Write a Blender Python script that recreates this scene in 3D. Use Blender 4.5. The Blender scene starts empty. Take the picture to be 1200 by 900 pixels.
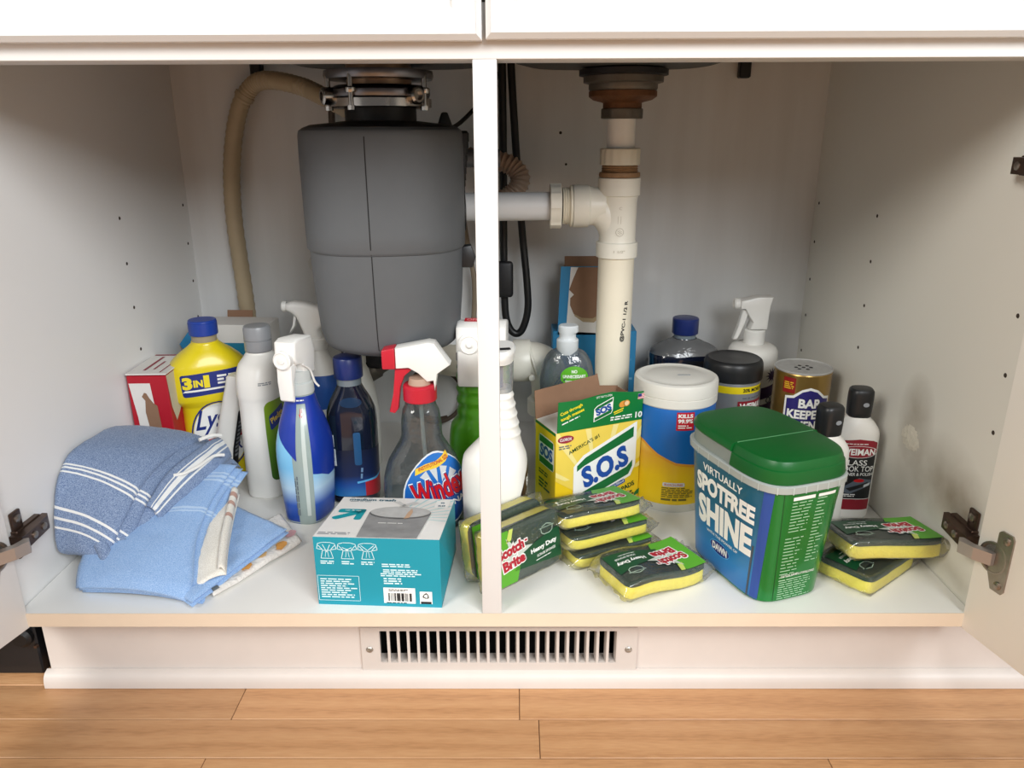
import bpy, bmesh, math, random
from mathutils import Vector, Matrix, noise
R = random.Random(7)
PI = math.pi
scene = bpy.context.scene
col = scene.collection

# ---------------------------------------------------------------- camera
CAM = Vector((0.0255, -0.7172, 0.5058)); PITCH, YAW, ROLL, FPX = 0.3183, -0.0054, -0.0036, 883.34
fw = Vector((math.sin(YAW)*math.cos(PITCH), math.cos(YAW)*math.cos(PITCH), -math.sin(PITCH)))
rt = Vector((math.cos(YAW), -math.sin(YAW), 0)); up = rt.cross(fw)
rt2 = rt*math.cos(ROLL)+up*math.sin(ROLL); up2 = up*math.cos(ROLL)-rt*math.sin(ROLL)
cd = bpy.data.cameras.new('camera'); cd.sensor_width = 36; cd.lens = 36*FPX/1200; cd.clip_start = .02
cam = bpy.data.objects.new('camera', cd); col.objects.link(cam)
mw = Matrix.Identity(4)
for i in range(3):
    mw[i][0], mw[i][1], mw[i][2], mw[i][3] = rt2[i], up2[i], -fw[i], CAM[i]
cam.matrix_world = mw
scene.camera = cam

# ---------------------------------------------------------------- world and lights
wd = bpy.data.worlds.new('room_light'); scene.world = wd; wd.use_nodes = True
bg = wd.node_tree.nodes['Background']; bg.inputs[0].default_value = (.96, .98, 1.0, 1); bg.inputs[1].default_value = .18
def area(name, loc, target, sx, sy, power, color):
    l = bpy.data.lights.new(name, 'AREA'); l.shape = 'RECTANGLE'; l.size = sx; l.size_y = sy; l.energy = power; l.color = color
    o = bpy.data.objects.new(name, l); col.objects.link(o); o.location = loc
    o.rotation_euler = (Vector(target)-Vector(loc)).to_track_quat('-Z', 'Y').to_euler()
    return o
area('window_daylight', (1.12, -2.05, 1.58), (-.2, .2, .2), 1.6, 1.1, 88, (.94, .975, 1.0))
area('ceiling_lamp_light', (-1.45, -1.75, 1.72), (.3, .2, .1), .9, .9, 50, (1.0, .97, .91))
vs = scene.view_settings
vs.view_transform = 'Standard'; vs.look = 'None'; vs.gamma = 1; vs.use_curve_mapping = False; vs.exposure = -0.07

# ---------------------------------------------------------------- materials
def lin(c):
    if isinstance(c, str): c = [int(c[i:i+2], 16) for i in (0, 2, 4)]
    return tuple((v/255/12.92 if v/255 <= .04045 else ((v/255+.055)/1.055)**2.4) for v in c)
_m = {}
def M(name, color='808080', rough=.45, metal=0, spec=.5, var=.04, scale=40, bump=0, bscale=300, coat=0, trans=0, sss=0):
    if name in _m: return _m[name]
    m = bpy.data.materials.new(name); m.use_nodes = True; nt = m.node_tree; N = nt.nodes; L = nt.links
    b = N['Principled BSDF']; c = lin(color)
    b.inputs['Roughness'].default_value = rough; b.inputs['Metallic'].default_value = metal
    b.inputs['Specular IOR Level'].default_value = spec; b.inputs['Coat Weight'].default_value = coat
    b.inputs['Transmission Weight'].default_value = trans
    tc = N.new('ShaderNodeTexCoord')
    nz = N.new('ShaderNodeTexNoise'); nz.inputs['Scale'].default_value = scale; nz.inputs['Detail'].default_value = 4
    L.new(tc.outputs['Object'], nz.inputs['Vector'])
    mx = N.new('ShaderNodeMix'); mx.data_type = 'RGBA'
    mx.inputs[6].default_value = (*[v*(1-var) for v in c], 1); mx.inputs[7].default_value = (*[min(1, v*(1+var)) for v in c], 1)
    L.new(nz.outputs['Fac'], mx.inputs[0]); L.new(mx.outputs[2], b.inputs['Base Color'])
    if bump:
        n2 = N.new('ShaderNodeTexNoise'); n2.inputs['Scale'].default_value = bscale; n2.inputs['Detail'].default_value = 3
        L.new(tc.outputs['Object'], n2.inputs['Vector'])
        bp = N.new('ShaderNodeBump'); bp.inputs['Strength'].default_value = bump; bp.inputs['Distance'].default_value = .002
        L.new(n2.outputs['Fac'], bp.inputs['Height']); L.new(bp.outputs[0], b.inputs['Normal'])
    _m[name] = m; return m
def film(name, tint='ffffff', gloss=.18, rough=.12, haze=0.0):
    if name in _m: return _m[name]
    m = bpy.data.materials.new(name); m.use_nodes = True; nt = m.node_tree; N = nt.nodes; L = nt.links
    for n in list(N): N.remove(n)
    out = N.new('ShaderNodeOutputMaterial'); t = N.new('ShaderNodeBsdfTransparent'); t.inputs[0].default_value = (*lin(tint), 1)
    g = N.new('ShaderNodeBsdfGlossy'); g.inputs['Roughness'].default_value = rough
    tc = N.new('ShaderNodeTexCoord'); nz = N.new('ShaderNodeTexNoise'); nz.inputs['Scale'].default_value = 160; nz.inputs['Detail'].default_value = 3
    L.new(tc.outputs['Object'], nz.inputs['Vector'])
    bp = N.new('ShaderNodeBump'); bp.inputs['Strength'].default_value = .5; bp.inputs['Distance'].default_value = .002
    L.new(nz.outputs['Fac'], bp.inputs['Height']); L.new(bp.outputs[0], g.inputs['Normal'])
    fr = N.new('ShaderNodeFresnel'); fr.inputs[0].default_value = 1.45
    mu = N.new('ShaderNodeMath'); mu.operation = 'MULTIPLY_ADD'; mu.inputs[1].default_value = .55; mu.inputs[2].default_value = gloss*.35
    L.new(fr.outputs[0], mu.inputs[0])
    m1 = N.new('ShaderNodeMixShader'); L.new(mu.outputs[0], m1.inputs[0]); L.new(t.outputs[0], m1.inputs[1]); L.new(g.outputs[0], m1.inputs[2])
    last = m1
    if haze:
        d = N.new('ShaderNodeBsdfDiffuse'); d.inputs[0].default_value = (*lin(tint), 1)
        m2 = N.new('ShaderNodeMixShader'); m2.inputs[0].default_value = haze
        L.new(m1.outputs[0], m2.inputs[1]); L.new(d.outputs[0], m2.inputs[2]); last = m2
    L.new(last.outputs[0], out.inputs[0]); _m[name] = m; return m
def gradz(name, stops, rough=.35, coat=0, axis=2):
    """print with a vertical colour run; stops = [(height, hex)] in object space"""
    if name in _m: return _m[name]
    m = bpy.data.materials.new(name); m.use_nodes = True; N = m.node_tree.nodes; L = m.node_tree.links
    b = N['Principled BSDF']; b.inputs['Roughness'].default_value = rough; b.inputs['Coat Weight'].default_value = coat
    tc = N.new('ShaderNodeTexCoord'); sp = N.new('ShaderNodeSeparateXYZ'); L.new(tc.outputs['Object'], sp.inputs[0])
    mr = N.new('ShaderNodeMapRange'); mr.inputs[1].default_value = stops[0][0]; mr.inputs[2].default_value = stops[-1][0]
    L.new(sp.outputs[axis], mr.inputs[0]); cr = N.new('ShaderNodeValToRGB'); L.new(mr.outputs[0], cr.inputs[0])
    z0, z1 = stops[0][0], stops[-1][0]
    for i, (z, c) in enumerate(stops):
        p = (z-z0)/(z1-z0)
        e = cr.color_ramp.elements[i] if i < 2 and len(cr.color_ramp.elements) > i and i == 0 else (cr.color_ramp.elements[-1] if i == len(stops)-1 else cr.color_ramp.elements.new(p))
        e.position = p; e.color = (*lin(c), 1)
    L.new(cr.outputs[0], b.inputs['Base Color']); _m[name] = m; return m

# ---------------------------------------------------------------- object helpers
def tag(o, label=None, cat=None, group=None, kind=None):
    if label: o['label'] = label
    if cat: o['category'] = cat
    if group: o['group'] = group
    if kind: o['kind'] = kind
    return o
def mk(name, vf, mat, parent=None, smooth=True, ang=35, mods=None):
    v, f = vf
    me = bpy.data.meshes.new(name); me.from_pydata([tuple(p) for p in v], [], f); me.update()
    bm = bmesh.new(); bm.from_mesh(me); bmesh.ops.recalc_face_normals(bm, faces=bm.faces); bm.to_mesh(me); bm.free()
    return mkme(name, me, mat, parent, smooth, ang)
def mkme(name, me, mat, parent=None, smooth=True, ang=35):
    for m in (mat if isinstance(mat, (list, tuple)) else [mat]): me.materials.append(m)
    if smooth:
        me.shade_smooth(); me.set_sharp_from_angle(angle=math.radians(ang))
    o = bpy.data.objects.new(name, me); col.objects.link(o)
    if parent is not None: o.parent = parent
    return o
def thing(name, label, cat, loc=(0, 0, 0), rz=0, group=None, rot=None):
    o = bpy.data.objects.new(name, None); o.empty_display_size = .02; col.objects.link(o)
    o.location = loc; o.rotation_euler = rot if rot else (0, 0, math.radians(rz))
    return tag(o, label, cat, group)
def join(*vfs):
    V, F = [], []
    for v, f in vfs:
        n = len(V); V += [Vector(p) for p in v]; F += [tuple(i+n for i in q) for q in f]
    return V, F
def xf(vf, mat): return [mat @ Vector(p) for p in vf[0]], vf[1]
def mv(vf, x=0, y=0, z=0): return xf(vf, Matrix.Translation((x, y, z)))
def rotz(vf, d): return xf(vf, Matrix.Rotation(math.radians(d), 4, 'Z'))
def rotx(vf, d): return xf(vf, Matrix.Rotation(math.radians(d), 4, 'X'))
def roty(vf, d): return xf(vf, Matrix.Rotation(math.radians(d), 4, 'Y'))
def bmvf(bm):
    bm.verts.index_update(); r = [v.co.copy() for v in bm.verts], [tuple(v.index for v in f.verts) for f in bm.faces]; bm.free(); return r
def box(x0, x1, y0, y1, z0, z1, bev=0, seg=2):
    v = [(x, y, z) for x in (x0, x1) for y in (y0, y1) for z in (z0, z1)]
    f = [(0, 1, 3, 2), (4, 6, 7, 5), (0, 4, 5, 1), (2, 3, 7, 6), (0, 2, 6, 4), (1, 5, 7, 3)]
    if not bev: return v, f
    bm = tobm((v, f)); bmesh.ops.bevel(bm, geom=bm.edges[:], offset=bev, segments=seg, profile=.5, affect='EDGES'); return bmvf(bm)
def tobm(vf):
    bm = bmesh.new(); vs_ = [bm.verts.new(p) for p in vf[0]]
    for f in vf[1]:
        try: bm.faces.new([vs_[i] for i in f])
        except ValueError: pass
    bmesh.ops.recalc_face_normals(bm, faces=bm.faces); return bm
def extr(prof, t, bev=.002, seg=2, axis='y'):
    """closed outline in the XZ plane, thickness t along y, all edges rounded"""
    n = len(prof); v = [(a, -t/2, b) for a, b in prof]+[(a, t/2, b) for a, b in prof]
    f = [tuple(range(n)), tuple(range(2*n-1, n-1, -1))]+[(i, (i+1) % n, n+(i+1) % n, n+i) for i in range(n)]
    bm = tobm((v, f))
    if bev:
        ed = [e for e in bm.edges if any(len(q.verts) == n and n != 4 for q in e.link_faces)] if n != 4 else bm.edges[:]
        bmesh.ops.bevel(bm, geom=ed, offset=bev, segments=seg, profile=.5, affect='EDGES')
    return bmvf(bm)
def lathe(pr, n=40, caps=True):
    v, f = [], []
    for r, z in pr: v += [(r*math.cos(2*PI*i/n), r*math.sin(2*PI*i/n), z) for i in range(n)]
    for k in range(len(pr)-1):
        for i in range(n): j = (i+1) % n; f.append((k*n+i, k*n+j, (k+1)*n+j, (k+1)*n+i))
    if caps: f += [tuple(range(n-1, -1, -1)), tuple(range((len(pr)-1)*n, len(pr)*n))]
    return v, f
def smoothpath(pts, k=8):
    P = [Vector(p) for p in pts]; out = []
    for i in range(len(P)-1):
        a, b, c, d = P[max(i-1, 0)], P[i], P[i+1], P[min(i+2, len(P)-1)]
        for j in range(k):
            t = j/k; out.append(.5*((2*b)+(c-a)*t+(2*a-5*b+4*c-d)*t*t+(3*b-a-3*c+d)*t**3))
    return out+[P[-1]]
def tube(pts, r, n=12, k=8, rfun=None, smooth=True):
    P = smoothpath(pts, k) if smooth else [Vector(p) for p in pts]; v, f = [], []
    T = (P[1]-P[0]).normalized(); N = T.orthogonal().normalized()
    for i, p in enumerate(P):
        t = (P[min(i+1, len(P)-1)]-P[max(i-1, 0)]).normalized(); N = (N-t*N.dot(t)).normalized(); B = t.cross(N)
        rr = rfun(i) if rfun else r
        v += [p+(N*math.cos(2*PI*j/n)+B*math.sin(2*PI*j/n))*rr for j in range(n)]
    for i in range(len(P)-1):
        for j in range(n): q = (j+1) % n; f.append((i*n+j, i*n+q, (i+1)*n+q, (i+1)*n+j))
    f += [tuple(range(n-1, -1, -1)), tuple(range((len(P)-1)*n, len(P)*n))]
    return v, f

class Loft:
    """bottle body: rings (z, rx, ry, power, cx, cy); front of the body is local -y"""
    def __init__(s, rings, n=56, fine=True):
        rg = [tuple(r)+(2, 0, 0)[len(r)-3:] for r in rings]
        if fine:
            out = []
            for i in range(len(rg)-1):
                a, b, c, d = rg[max(i-1, 0)], rg[i], rg[i+1], rg[min(i+2, len(rg)-1)]
                k = 1 if abs(c[0]-b[0]) < .003 else 3
                for j in range(k):
                    t = j/k
                    h = [b[q]+(c[q]-b[q])*t for q in range(6)]
                    sm = [.5*((2*b[q])+(c[q]-a[q])*t+(2*a[q]-5*b[q]+4*c[q]-d[q])*t*t+(3*b[q]-a[q]-3*c[q]+d[q])*t**3) for q in range(6)]
                    for q in (1, 2):
                        lo, hi = min(b[q], c[q]), max(b[q], c[q]); e = (hi-lo)*.15+.0008
                        h[q] = min(max(sm[q], lo-e), hi+e)
                    out.append(tuple(h))
            rg = out+[rg[-1]]
        s.r = rg; s.n = n
    def ring(s, z):
        r = s.r
        if z <= r[0][0]: return r[0]
        for a, b in zip(r, r[1:]):
            if z <= b[0]:
                t = (z-a[0])/(b[0]-a[0]) if b[0] > a[0] else 0
                return tuple(a[q]+(b[q]-a[q])*t for q in range(6))
        return r[-1]
    def on(s, g, th):
        c, q = math.cos(th), math.sin(th); k = (abs(c)**g[3]+abs(q)**g[3])**(-1/g[3])
        return Vector((g[4]+g[1]*c*k, g[5]+g[2]*q*k, g[0]))
    def P(s, th, z, off=0):
        g = list(s.ring(z)); g[0] = z; p = s.on(g, th)
        if off:
            g2 = list(s.ring(z+.0015)); g2[0] = z+.0015
            a = s.on(g, th+.03)-s.on(g, th-.03); b = s.on(g2, th)-p
            nn = a.cross(b)
            if nn.length > 0: p = p+nn.normalized()*off
        return p
    def mesh(s, cap=True):
        v, f, n = [], [], s.n
        for g in s.r: v += [s.on(g, 2*PI*i/n) for i in range(n)]
        for k in range(len(s.r)-1):
            for i in range(n): j = (i+1) % n; f.append((k*n+i, k*n+j, (k+1)*n+j, (k+1)*n+i))
        if cap: f += [tuple(range(n-1, -1, -1)), tuple(range((len(s.r)-1)*n, len(s.r)*n))]
        return v, f
    def mapper(s, z0, th0=-90, zref=None):
        g = list(s.ring(zref if zref is not None else z0)); th0 = math.radians(th0)
        K = 720; tab = []; acc = 0; prev = s.on(g, th0-PI)
        for i in range(K+1):
            p = s.on(g, th0-PI+2*PI*i/K); acc += (p-prev).length; prev = p; tab.append(acc)
        mid = tab[K//2]
        def f(u, v, off):
            t = u+mid; lo, hi = 0, K
            while hi-lo > 1:
                m = (lo+hi)//2
                if tab[m] <= t: lo = m
                else: hi = m
            fr = (t-tab[lo])/max(1e-9, tab[hi]-tab[lo])
            return s.P(th0-PI+2*PI*(lo+fr)/K, z0+v, off)
        f.curved = True; return f
def plane(o, ux, vx):
    o, ux, vx = Vector(o), Vector(ux).normalized(), Vector(vx).normalized(); n = ux.cross(vx)
    def f(u, v, off): return o+ux*u+vx*v+n*off
    f.curved = False; return f

# ---------------------------------------------------------------- flat print: 2d shapes and lettering
_ts = bpy.data.scenes.new('lettering_tmp'); _tc = {}
def _raw(s, off, res=3):
    k = (s, off)
    if k not in _tc:
        c = bpy.data.curves.new('t', 'FONT'); c.body = s; c.resolution_u = res; c.offset = off; c.fill_mode = 'FRONT'
        o = bpy.data.objects.new('t', c); _ts.collection.objects.link(o); vl = _ts.view_layers[0]; vl.update()
        me = bpy.data.meshes.new_from_object(o.evaluated_get(vl.depsgraph))
        _tc[k] = ([(v.co.x, v.co.y) for v in me.vertices], [tuple(p.vertices) for p in me.polygons])
        bpy.data.objects.remove(o); bpy.data.meshes.remove(me); bpy.data.curves.remove(c)
    return _tc[k]
def text(s, w=None, h=None, bold=.02, grow=0, at=(0, 0), rot=0, shear=0):
    v0, f0 = _raw(s, bold); v, f = _raw(s, bold+grow) if grow else (v0, f0)
    xs = [p[0] for p in v0]; ys = [p[1] for p in v0]; cx, cy = (min(xs)+max(xs))/2, (min(ys)+max(ys))/2
    W, H = max(xs)-min(xs), max(ys)-min(ys)
    sx = (w/W) if w else h/H; sy = (h/H) if h else sx
    return put(([((x-cx)*sx, (y-cy)*sy) for x, y in v], f), at, rot, shear)
def put(g, at=(0, 0), rot=0, shear=0):
    a = math.radians(rot); c, s = math.cos(a), math.sin(a); out = []
    for x, y in g[0]:
        x = x+y*shear; out.append((at[0]+x*c-y*s, at[1]+x*s+y*c))
    return out, g[1]
def poly(p): return list(p), [tuple(range(len(p)))]
def rect(w, h, at=(0, 0), rot=0, shear=0, r=0):
    if not r: return put(poly([(-w/2, -h/2), (w/2, -h/2), (w/2, h/2), (-w/2, h/2)]), at, rot, shear)
    p = []
    for k, (sx, sy) in enumerate(((1, 1), (-1, 1), (-1, -1), (1, -1))):
        for j in range(5):
            a = PI/2*(k+j/4); p.append((sx*(w/2-r)+r*math.cos(a), sy*(h/2-r)+r*math.sin(a)))
    return put(poly(p), at, rot, shear)
def ell(w, h, at=(0, 0), rot=0, n=28): return put(poly([(w/2*math.cos(2*PI*i/n), h/2*math.sin(2*PI*i/n)) for i in range(n)]), at, rot)
def outline(pts, t, closed=True):
    v, f = [], []; n = len(pts); m = n if closed else n-1
    for i in range(m):
        a, b = Vector(pts[i]), Vector(pts[(i+1) % n]); d = (b-a)
        if d.length == 0: continue
        d.normalize(); q = Vector((-d.y, d.x))*t/2; a = a-d*t/2; b = b+d*t/2; k = len(v)
        v += [tuple(a+q), tuple(a-q), tuple(b-q), tuple(b+q)]; f.append((k, k+1, k+2, k+3))
    return v, f
def fine(w, h, rows, at=(0, 0), rot=0, fill=.55, ragged=.3, seed=1):
    rr = random.Random(seed); v, f = [], []; ph = h/rows
    for i in range(rows):
        y = h/2-ph*(i+.5); x = -w/2; end = w/2-w*ragged*rr.random()
        while x < end:
            l = min(ph*rr.uniform(1.2, 3.6), end-x)
            if l <= 0: break
            k = len(v); v += [(x, y-ph*fill/2), (x+l, y-ph*fill/2), (x+l, y+ph*fill/2), (x, y+ph*fill/2)]; f.append((k, k+1, k+2, k+3))
            x += l+ph*.5
    return put((v, f), at, rot)
def cat(*gs):
    v, f = [], []
    for a, b in gs:
        n = len(v); v += list(a); f += [tuple(i+n for i in q) for q in b]
    return v, f
def clipx(g, x0, x1, y0=-9, y1=9):
    bm = tobm(([(x, y, 0) for x, y in g[0]], g[1]))
    for co, no in (((x0, 0, 0), (-1, 0, 0)), ((x1, 0, 0), (1, 0, 0)), ((0, y0, 0), (0, -1, 0)), ((0, y1, 0), (0, 1, 0))):
        bmesh.ops.bisect_plane(bm, geom=bm.verts[:]+bm.edges[:]+bm.faces[:], plane_co=co, plane_no=no, clear_outer=True)
    v, f = bmvf(bm); return [(p.x, p.y) for p in v], f
def stamp(name, parent, mp, g, mat, layer=1, cut=.005):
    """lay flat print on a surface"""
    if not g[1]: return None
    if mp.curved:
        bm = tobm(([(x, y, 0) for x, y in g[0]], g[1]))
        bmesh.ops.triangulate(bm, faces=bm.faces[:])
        xs = [p[0] for p in g[0]]; ys = [p[1] for p in g[0]]
        for lo, hi, ax in ((min(xs), max(xs), 0), (min(ys), max(ys), 1)):
            k = math.floor(lo/cut)+1
            while k*cut < hi:
                co = [0, 0, 0]; no = [0, 0, 0]; co[ax] = k*cut; no[ax] = 1
                bmesh.ops.bisect_plane(bm, geom=bm.verts[:]+bm.edges[:]+bm.faces[:], plane_co=co, plane_no=no); k += 1
        bmesh.ops.triangulate(bm, faces=[f for f in bm.faces if len(f.verts) > 4])
        v, f = bmvf(bm); g = [(p.x, p.y) for p in v], f
    off = .00028*layer
    me = bpy.data.meshes.new(name); me.from_pydata([tuple(mp(x, y, off)) for x, y in g[0]], [], g[1]); me.update()
    return mkme(name, me, mat, parent, smooth=mp.curved, ang=60)

def vnoise(p, s, seed=0): return noise.noise(Vector((p[0]*s+seed, p[1]*s+seed*1.7, p[2]*s-seed)))
WHITE = M('white_print', 'f2f2ee', .45); BLACK = M('black_print', '15161a', .45)
# ================================================================ setting: floor, cabinet, trim, vent
def oak():
    m = bpy.data.materials.new('oak_strip'); m.use_nodes = True; N = m.node_tree.nodes; L = m.node_tree.links; b = N['Principled BSDF']
    tc = N.new('ShaderNodeTexCoord'); oi = N.new('ShaderNodeObjectInfo')
    add = N.new('ShaderNodeVectorMath'); add.operation = 'ADD'
    sc = N.new('ShaderNodeVectorMath'); sc.operation = 'SCALE'; cb = N.new('ShaderNodeCombineXYZ')
    for i in range(3): L.new(oi.outputs['Random'], cb.inputs[i])
    L.new(cb.outputs[0], sc.inputs[0]); sc.inputs['Scale'].default_value = 37
    L.new(tc.outputs['Object'], add.inputs[0]); L.new(sc.outputs[0], add.inputs[1])
    mp = N.new('ShaderNodeMapping'); mp.inputs['Scale'].default_value = (2.6, 20, 20); L.new(add.outputs[0], mp.inputs[0])
    w = N.new('ShaderNodeTexWave'); w.wave_type = 'BANDS'; w.bands_direction = 'Y'; w.inputs['Scale'].default_value = .55; w.inputs['Distortion'].default_value = 9
    w.inputs['Detail'].default_value = 3; w.inputs['Detail Scale'].default_value = .8; L.new(mp.outputs[0], w.inputs['Vector'])
    mp2 = N.new('ShaderNodeMapping'); mp2.inputs['Scale'].default_value = (45, 420, 420); mp2.inputs['Rotation'].default_value = (0, 0, .12); L.new(add.outputs[0], mp2.inputs[0])
    n2 = N.new('ShaderNodeTexNoise'); n2.inputs['Scale'].default_value = 1; n2.inputs['Detail'].default_value = 3; L.new(mp2.outputs[0], n2.inputs['Vector'])
    cr = N.new('ShaderNodeValToRGB'); cr.color_ramp.elements[0].color = (*lin('a0714a'), 1); cr.color_ramp.elements[1].color = (*lin('d9aa7c'), 1)
    e = cr.color_ramp.elements.new(.45); e.color = (*lin('c79568'), 1)
    mxf = N.new('ShaderNodeMix'); mxf.inputs[0].default_value = .74; L.new(w.outputs['Fac'], mxf.inputs[2]); L.new(n2.outputs['Fac'], mxf.inputs[3]); L.new(mxf.outputs[0], cr.inputs[0])
    hs = N.new('ShaderNodeHueSaturation'); mr = N.new('ShaderNodeMapRange'); mr.inputs[3].default_value = .82; mr.inputs[4].default_value = 1.12
    L.new(oi.outputs['Random'], mr.inputs[0]); L.new(mr.outputs[0], hs.inputs['Value']); L.new(cr.outputs[0], hs.inputs['Color']); L.new(hs.outputs[0], b.inputs['Base Color'])
    b.inputs['Roughness'].default_value = .38
    bp = N.new('ShaderNodeBump'); bp.inputs['Strength'].default_value = .15; bp.inputs['Distance'].default_value = .001; L.new(n2.outputs['Fac'], bp.inputs['Height']); L.new(bp.outputs[0], b.inputs['Normal'])
    return m
OAK = oak()
FZ = -.131
fl = tag(mk('floor', box(-3, 3, -3.5, .62, FZ-.03, FZ-.0012), M('floor_joint', '4a3018', .7)), 'light oak strip floor in front of the cabinet', 'floor', kind='structure')
joints = {0: [-.86, -.303, .029, .95], 1: [-.95, .051, .80], 2: [-.70, -.31, .360, 1.05]}
for r in range(-1, 60):
    y1 = .0409-.0566*r; y0 = y1-.0566
    if r > 16: break
    if r == -1: js = [-.5, .4]
    else: js = joints.get(r) or sorted(R.uniform(-1.5, 1.5) for _ in range(3))
    xs = [-1.9]+js+[1.9]
    for a, b in zip(xs, xs[1:]):
        o = mk('plank', box(a+.0004, b-.0004, y0+.0005, y1-.0005, FZ-.015, FZ, .0005, 1), OAK, fl, smooth=False)
mk('plank', box(-2.9, 2.9, -3.4, .0409-.0566*17-.0005, FZ-.015, FZ), OAK, fl, smooth=False)['label'] = 'rest of the strip floor towards the room'

PANEL = M('white_melamine', 'e8e7e5', .42, spec=.35, var=.015, scale=6, bump=.03, bscale=500)
FRONT = M('white_lacquer', 'dad9d7', .34, var=.01, scale=5)
TRIM = M('painted_white_trim', 'd6cdc6', .45, var=.05, scale=25, bump=.05, bscale=90)
CREAM = M('cream_edge_tape', 'e0cdb6', .5, var=.05, scale=30)
def stained():
    m = bpy.data.materials.new('white_melamine_stained'); m.use_nodes = True; N = m.node_tree.nodes; L = m.node_tree.links; b = N['Principled BSDF']
    b.inputs['Roughness'].default_value = .45; b.inputs['Specular IOR Level'].default_value = .35
    tc = N.new('ShaderNodeTexCoord'); nz = N.new('ShaderNodeTexNoise'); nz.inputs['Scale'].default_value = 14; nz.inputs['Detail'].default_value = 5
    L.new(tc.outputs['Object'], nz.inputs['Vector'])
    tot = None
    for (y, z, ry, rz_, k) in ((.180, .160, .045, .065, .95), (.10, .115, .08, .06, .62), (.045, .095, .05, .06, .75), (.05, .02, .12, .03, .6), (.16, .09, .10, .07, .5)):
        mp = N.new('ShaderNodeMapping'); mp.vector_type = 'POINT'; mp.inputs['Location'].default_value = (0, -y/ry, -z/rz_); mp.inputs['Scale'].default_value = (0, 1/ry, 1/rz_)
        L.new(tc.outputs['Object'], mp.inputs[0]); g = N.new('ShaderNodeTexGradient'); g.gradient_type = 'SPHERICAL'; L.new(mp.outputs[0], g.inputs[0])
        q = N.new('ShaderNodeMath'); q.operation = 'MULTIPLY'; q.inputs[1].default_value = k*1.6; L.new(g.outputs['Fac'], q.inputs[0])
        if tot is None: tot = q.outputs[0]
        else:
            a = N.new('ShaderNodeMath'); a.operation = 'ADD'; L.new(tot, a.inputs[0]); L.new(q.outputs[0], a.inputs[1]); tot = a.outputs[0]
    q = N.new('ShaderNodeMath'); q.operation = 'MULTIPLY'; q.use_clamp = True; L.new(tot, q.inputs[0]); L.new(nz.outputs['Fac'], q.inputs[1])
    mx = N.new('ShaderNodeMix'); mx.data_type = 'RGBA'; mx.inputs[6].default_value = (*lin('e5e3da'), 1); mx.inputs[7].default_value = (*lin('7d6c52'), 1)
    L.new(q.outputs[0], mx.inputs[0]); L.new(mx.outputs[2], b.inputs['Base Color']); return m
def backmat():
    m = bpy.data.materials.new('back_panel_grey_white'); m.use_nodes = True; N = m.node_tree.nodes; L = m.node_tree.links; b = N['Principled BSDF']
    b.inputs['Roughness'].default_value = .5
    tc = N.new('ShaderNodeTexCoord'); mp = N.new('ShaderNodeMapping'); mp.inputs['Scale'].default_value = (16, 1, 1.6); L.new(tc.outputs['Object'], mp.inputs[0])
    nz = N.new('ShaderNodeTexNoise'); nz.inputs['Scale'].default_value = 1.4; nz.inputs['Detail'].default_value = 6; L.new(mp.outputs[0], nz.inputs['Vector'])
    cr = N.new('ShaderNodeValToRGB'); cr.color_ramp.elements[0].position = .3; cr.color_ramp.elements[1].position = .62
    cr.color_ramp.elements[0].color = (*lin('d5d4d2'), 1); cr.color_ramp.elements[1].color = (*lin('dededd'), 1); L.new(nz.outputs['Fac'], cr.inputs[0])
    L.new(cr.outputs[0], b.inputs['Base Color']); return m
HW, DP, HT = .533, .594, .5696
cab = thing('sink_cabinet', 'white double-door kitchen sink base cabinet standing open', 'cabinet')
sl = mk('side_panel', box(-HW-.018, -HW, 0, DP+.006, -.016, .76, .0006, 1), PANEL, cab)
sr = mk('side_panel', box(HW, HW+.018, 0, DP+.006, -.016, .76, .0006, 1), stained(), cab); sr['label'] = 'right inner side with brown stains near the front'
bp_ = mk('back_panel', box(-HW, HW, DP, DP+.006, -.016, .76), backmat(), cab)
SH = M('white_shelf', 'eceae5', .38, var=.03, scale=14, bump=.04, bscale=60)
mk('bottom_panel', box(-HW+.0013, HW-.0013, .0011, DP-.0025, -.0165, 0), SH, cab)
mk('edge_band', box(-HW, HW, 0, .001, -.0168, .0001), CREAM, cab)['label'] = 'cream edge tape on the bottom panel'
rail = mk('top_rail', box(-HW, HW, 0, .040, HT, .615, .0012, 2), FRONT, cab)
mk('stile', box(-.0122, .0092, 0, .02, .0002, HT, .0008, 2), FRONT, cab)['label'] = 'narrow white upright dividing the opening'
mk('worktop', box(-.62, .62, -.035, .61, .762, .80), M('worktop_stone', '8d8a86', .3), cab)  # out of view, added to keep light from entering the cabinet from above
def fielded(x0, x1, z0, z1, yb, yf, cham=.0065, field=.027):
    bm = bmesh.new(); bm = tobm(box(x0, x1, yf+.005, yb, z0, z1))
    f = min(bm.faces, key=lambda q: q.calc_center_median().y)
    r = bmesh.ops.inset_region(bm, faces=[f], thickness=cham, depth=.005)
    r = bmesh.ops.inset_region(bm, faces=[f], thickness=.0008, depth=-.0008)
    r = bmesh.ops.inset_region(bm, faces=[f], thickness=field, depth=0)
    r = bmesh.ops.inset_region(bm, faces=[f], thickness=.003, depth=-.004)
    return bmvf(bm)
mk('drawer_front', fielded(-.551, -.0032, .5835, .757, -.001, -.017), FRONT, cab, ang=20)
mk('drawer_front', fielded(.0003, .551, .5845, .757, -.001, -.017), FRONT, cab, ang=20)
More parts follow.
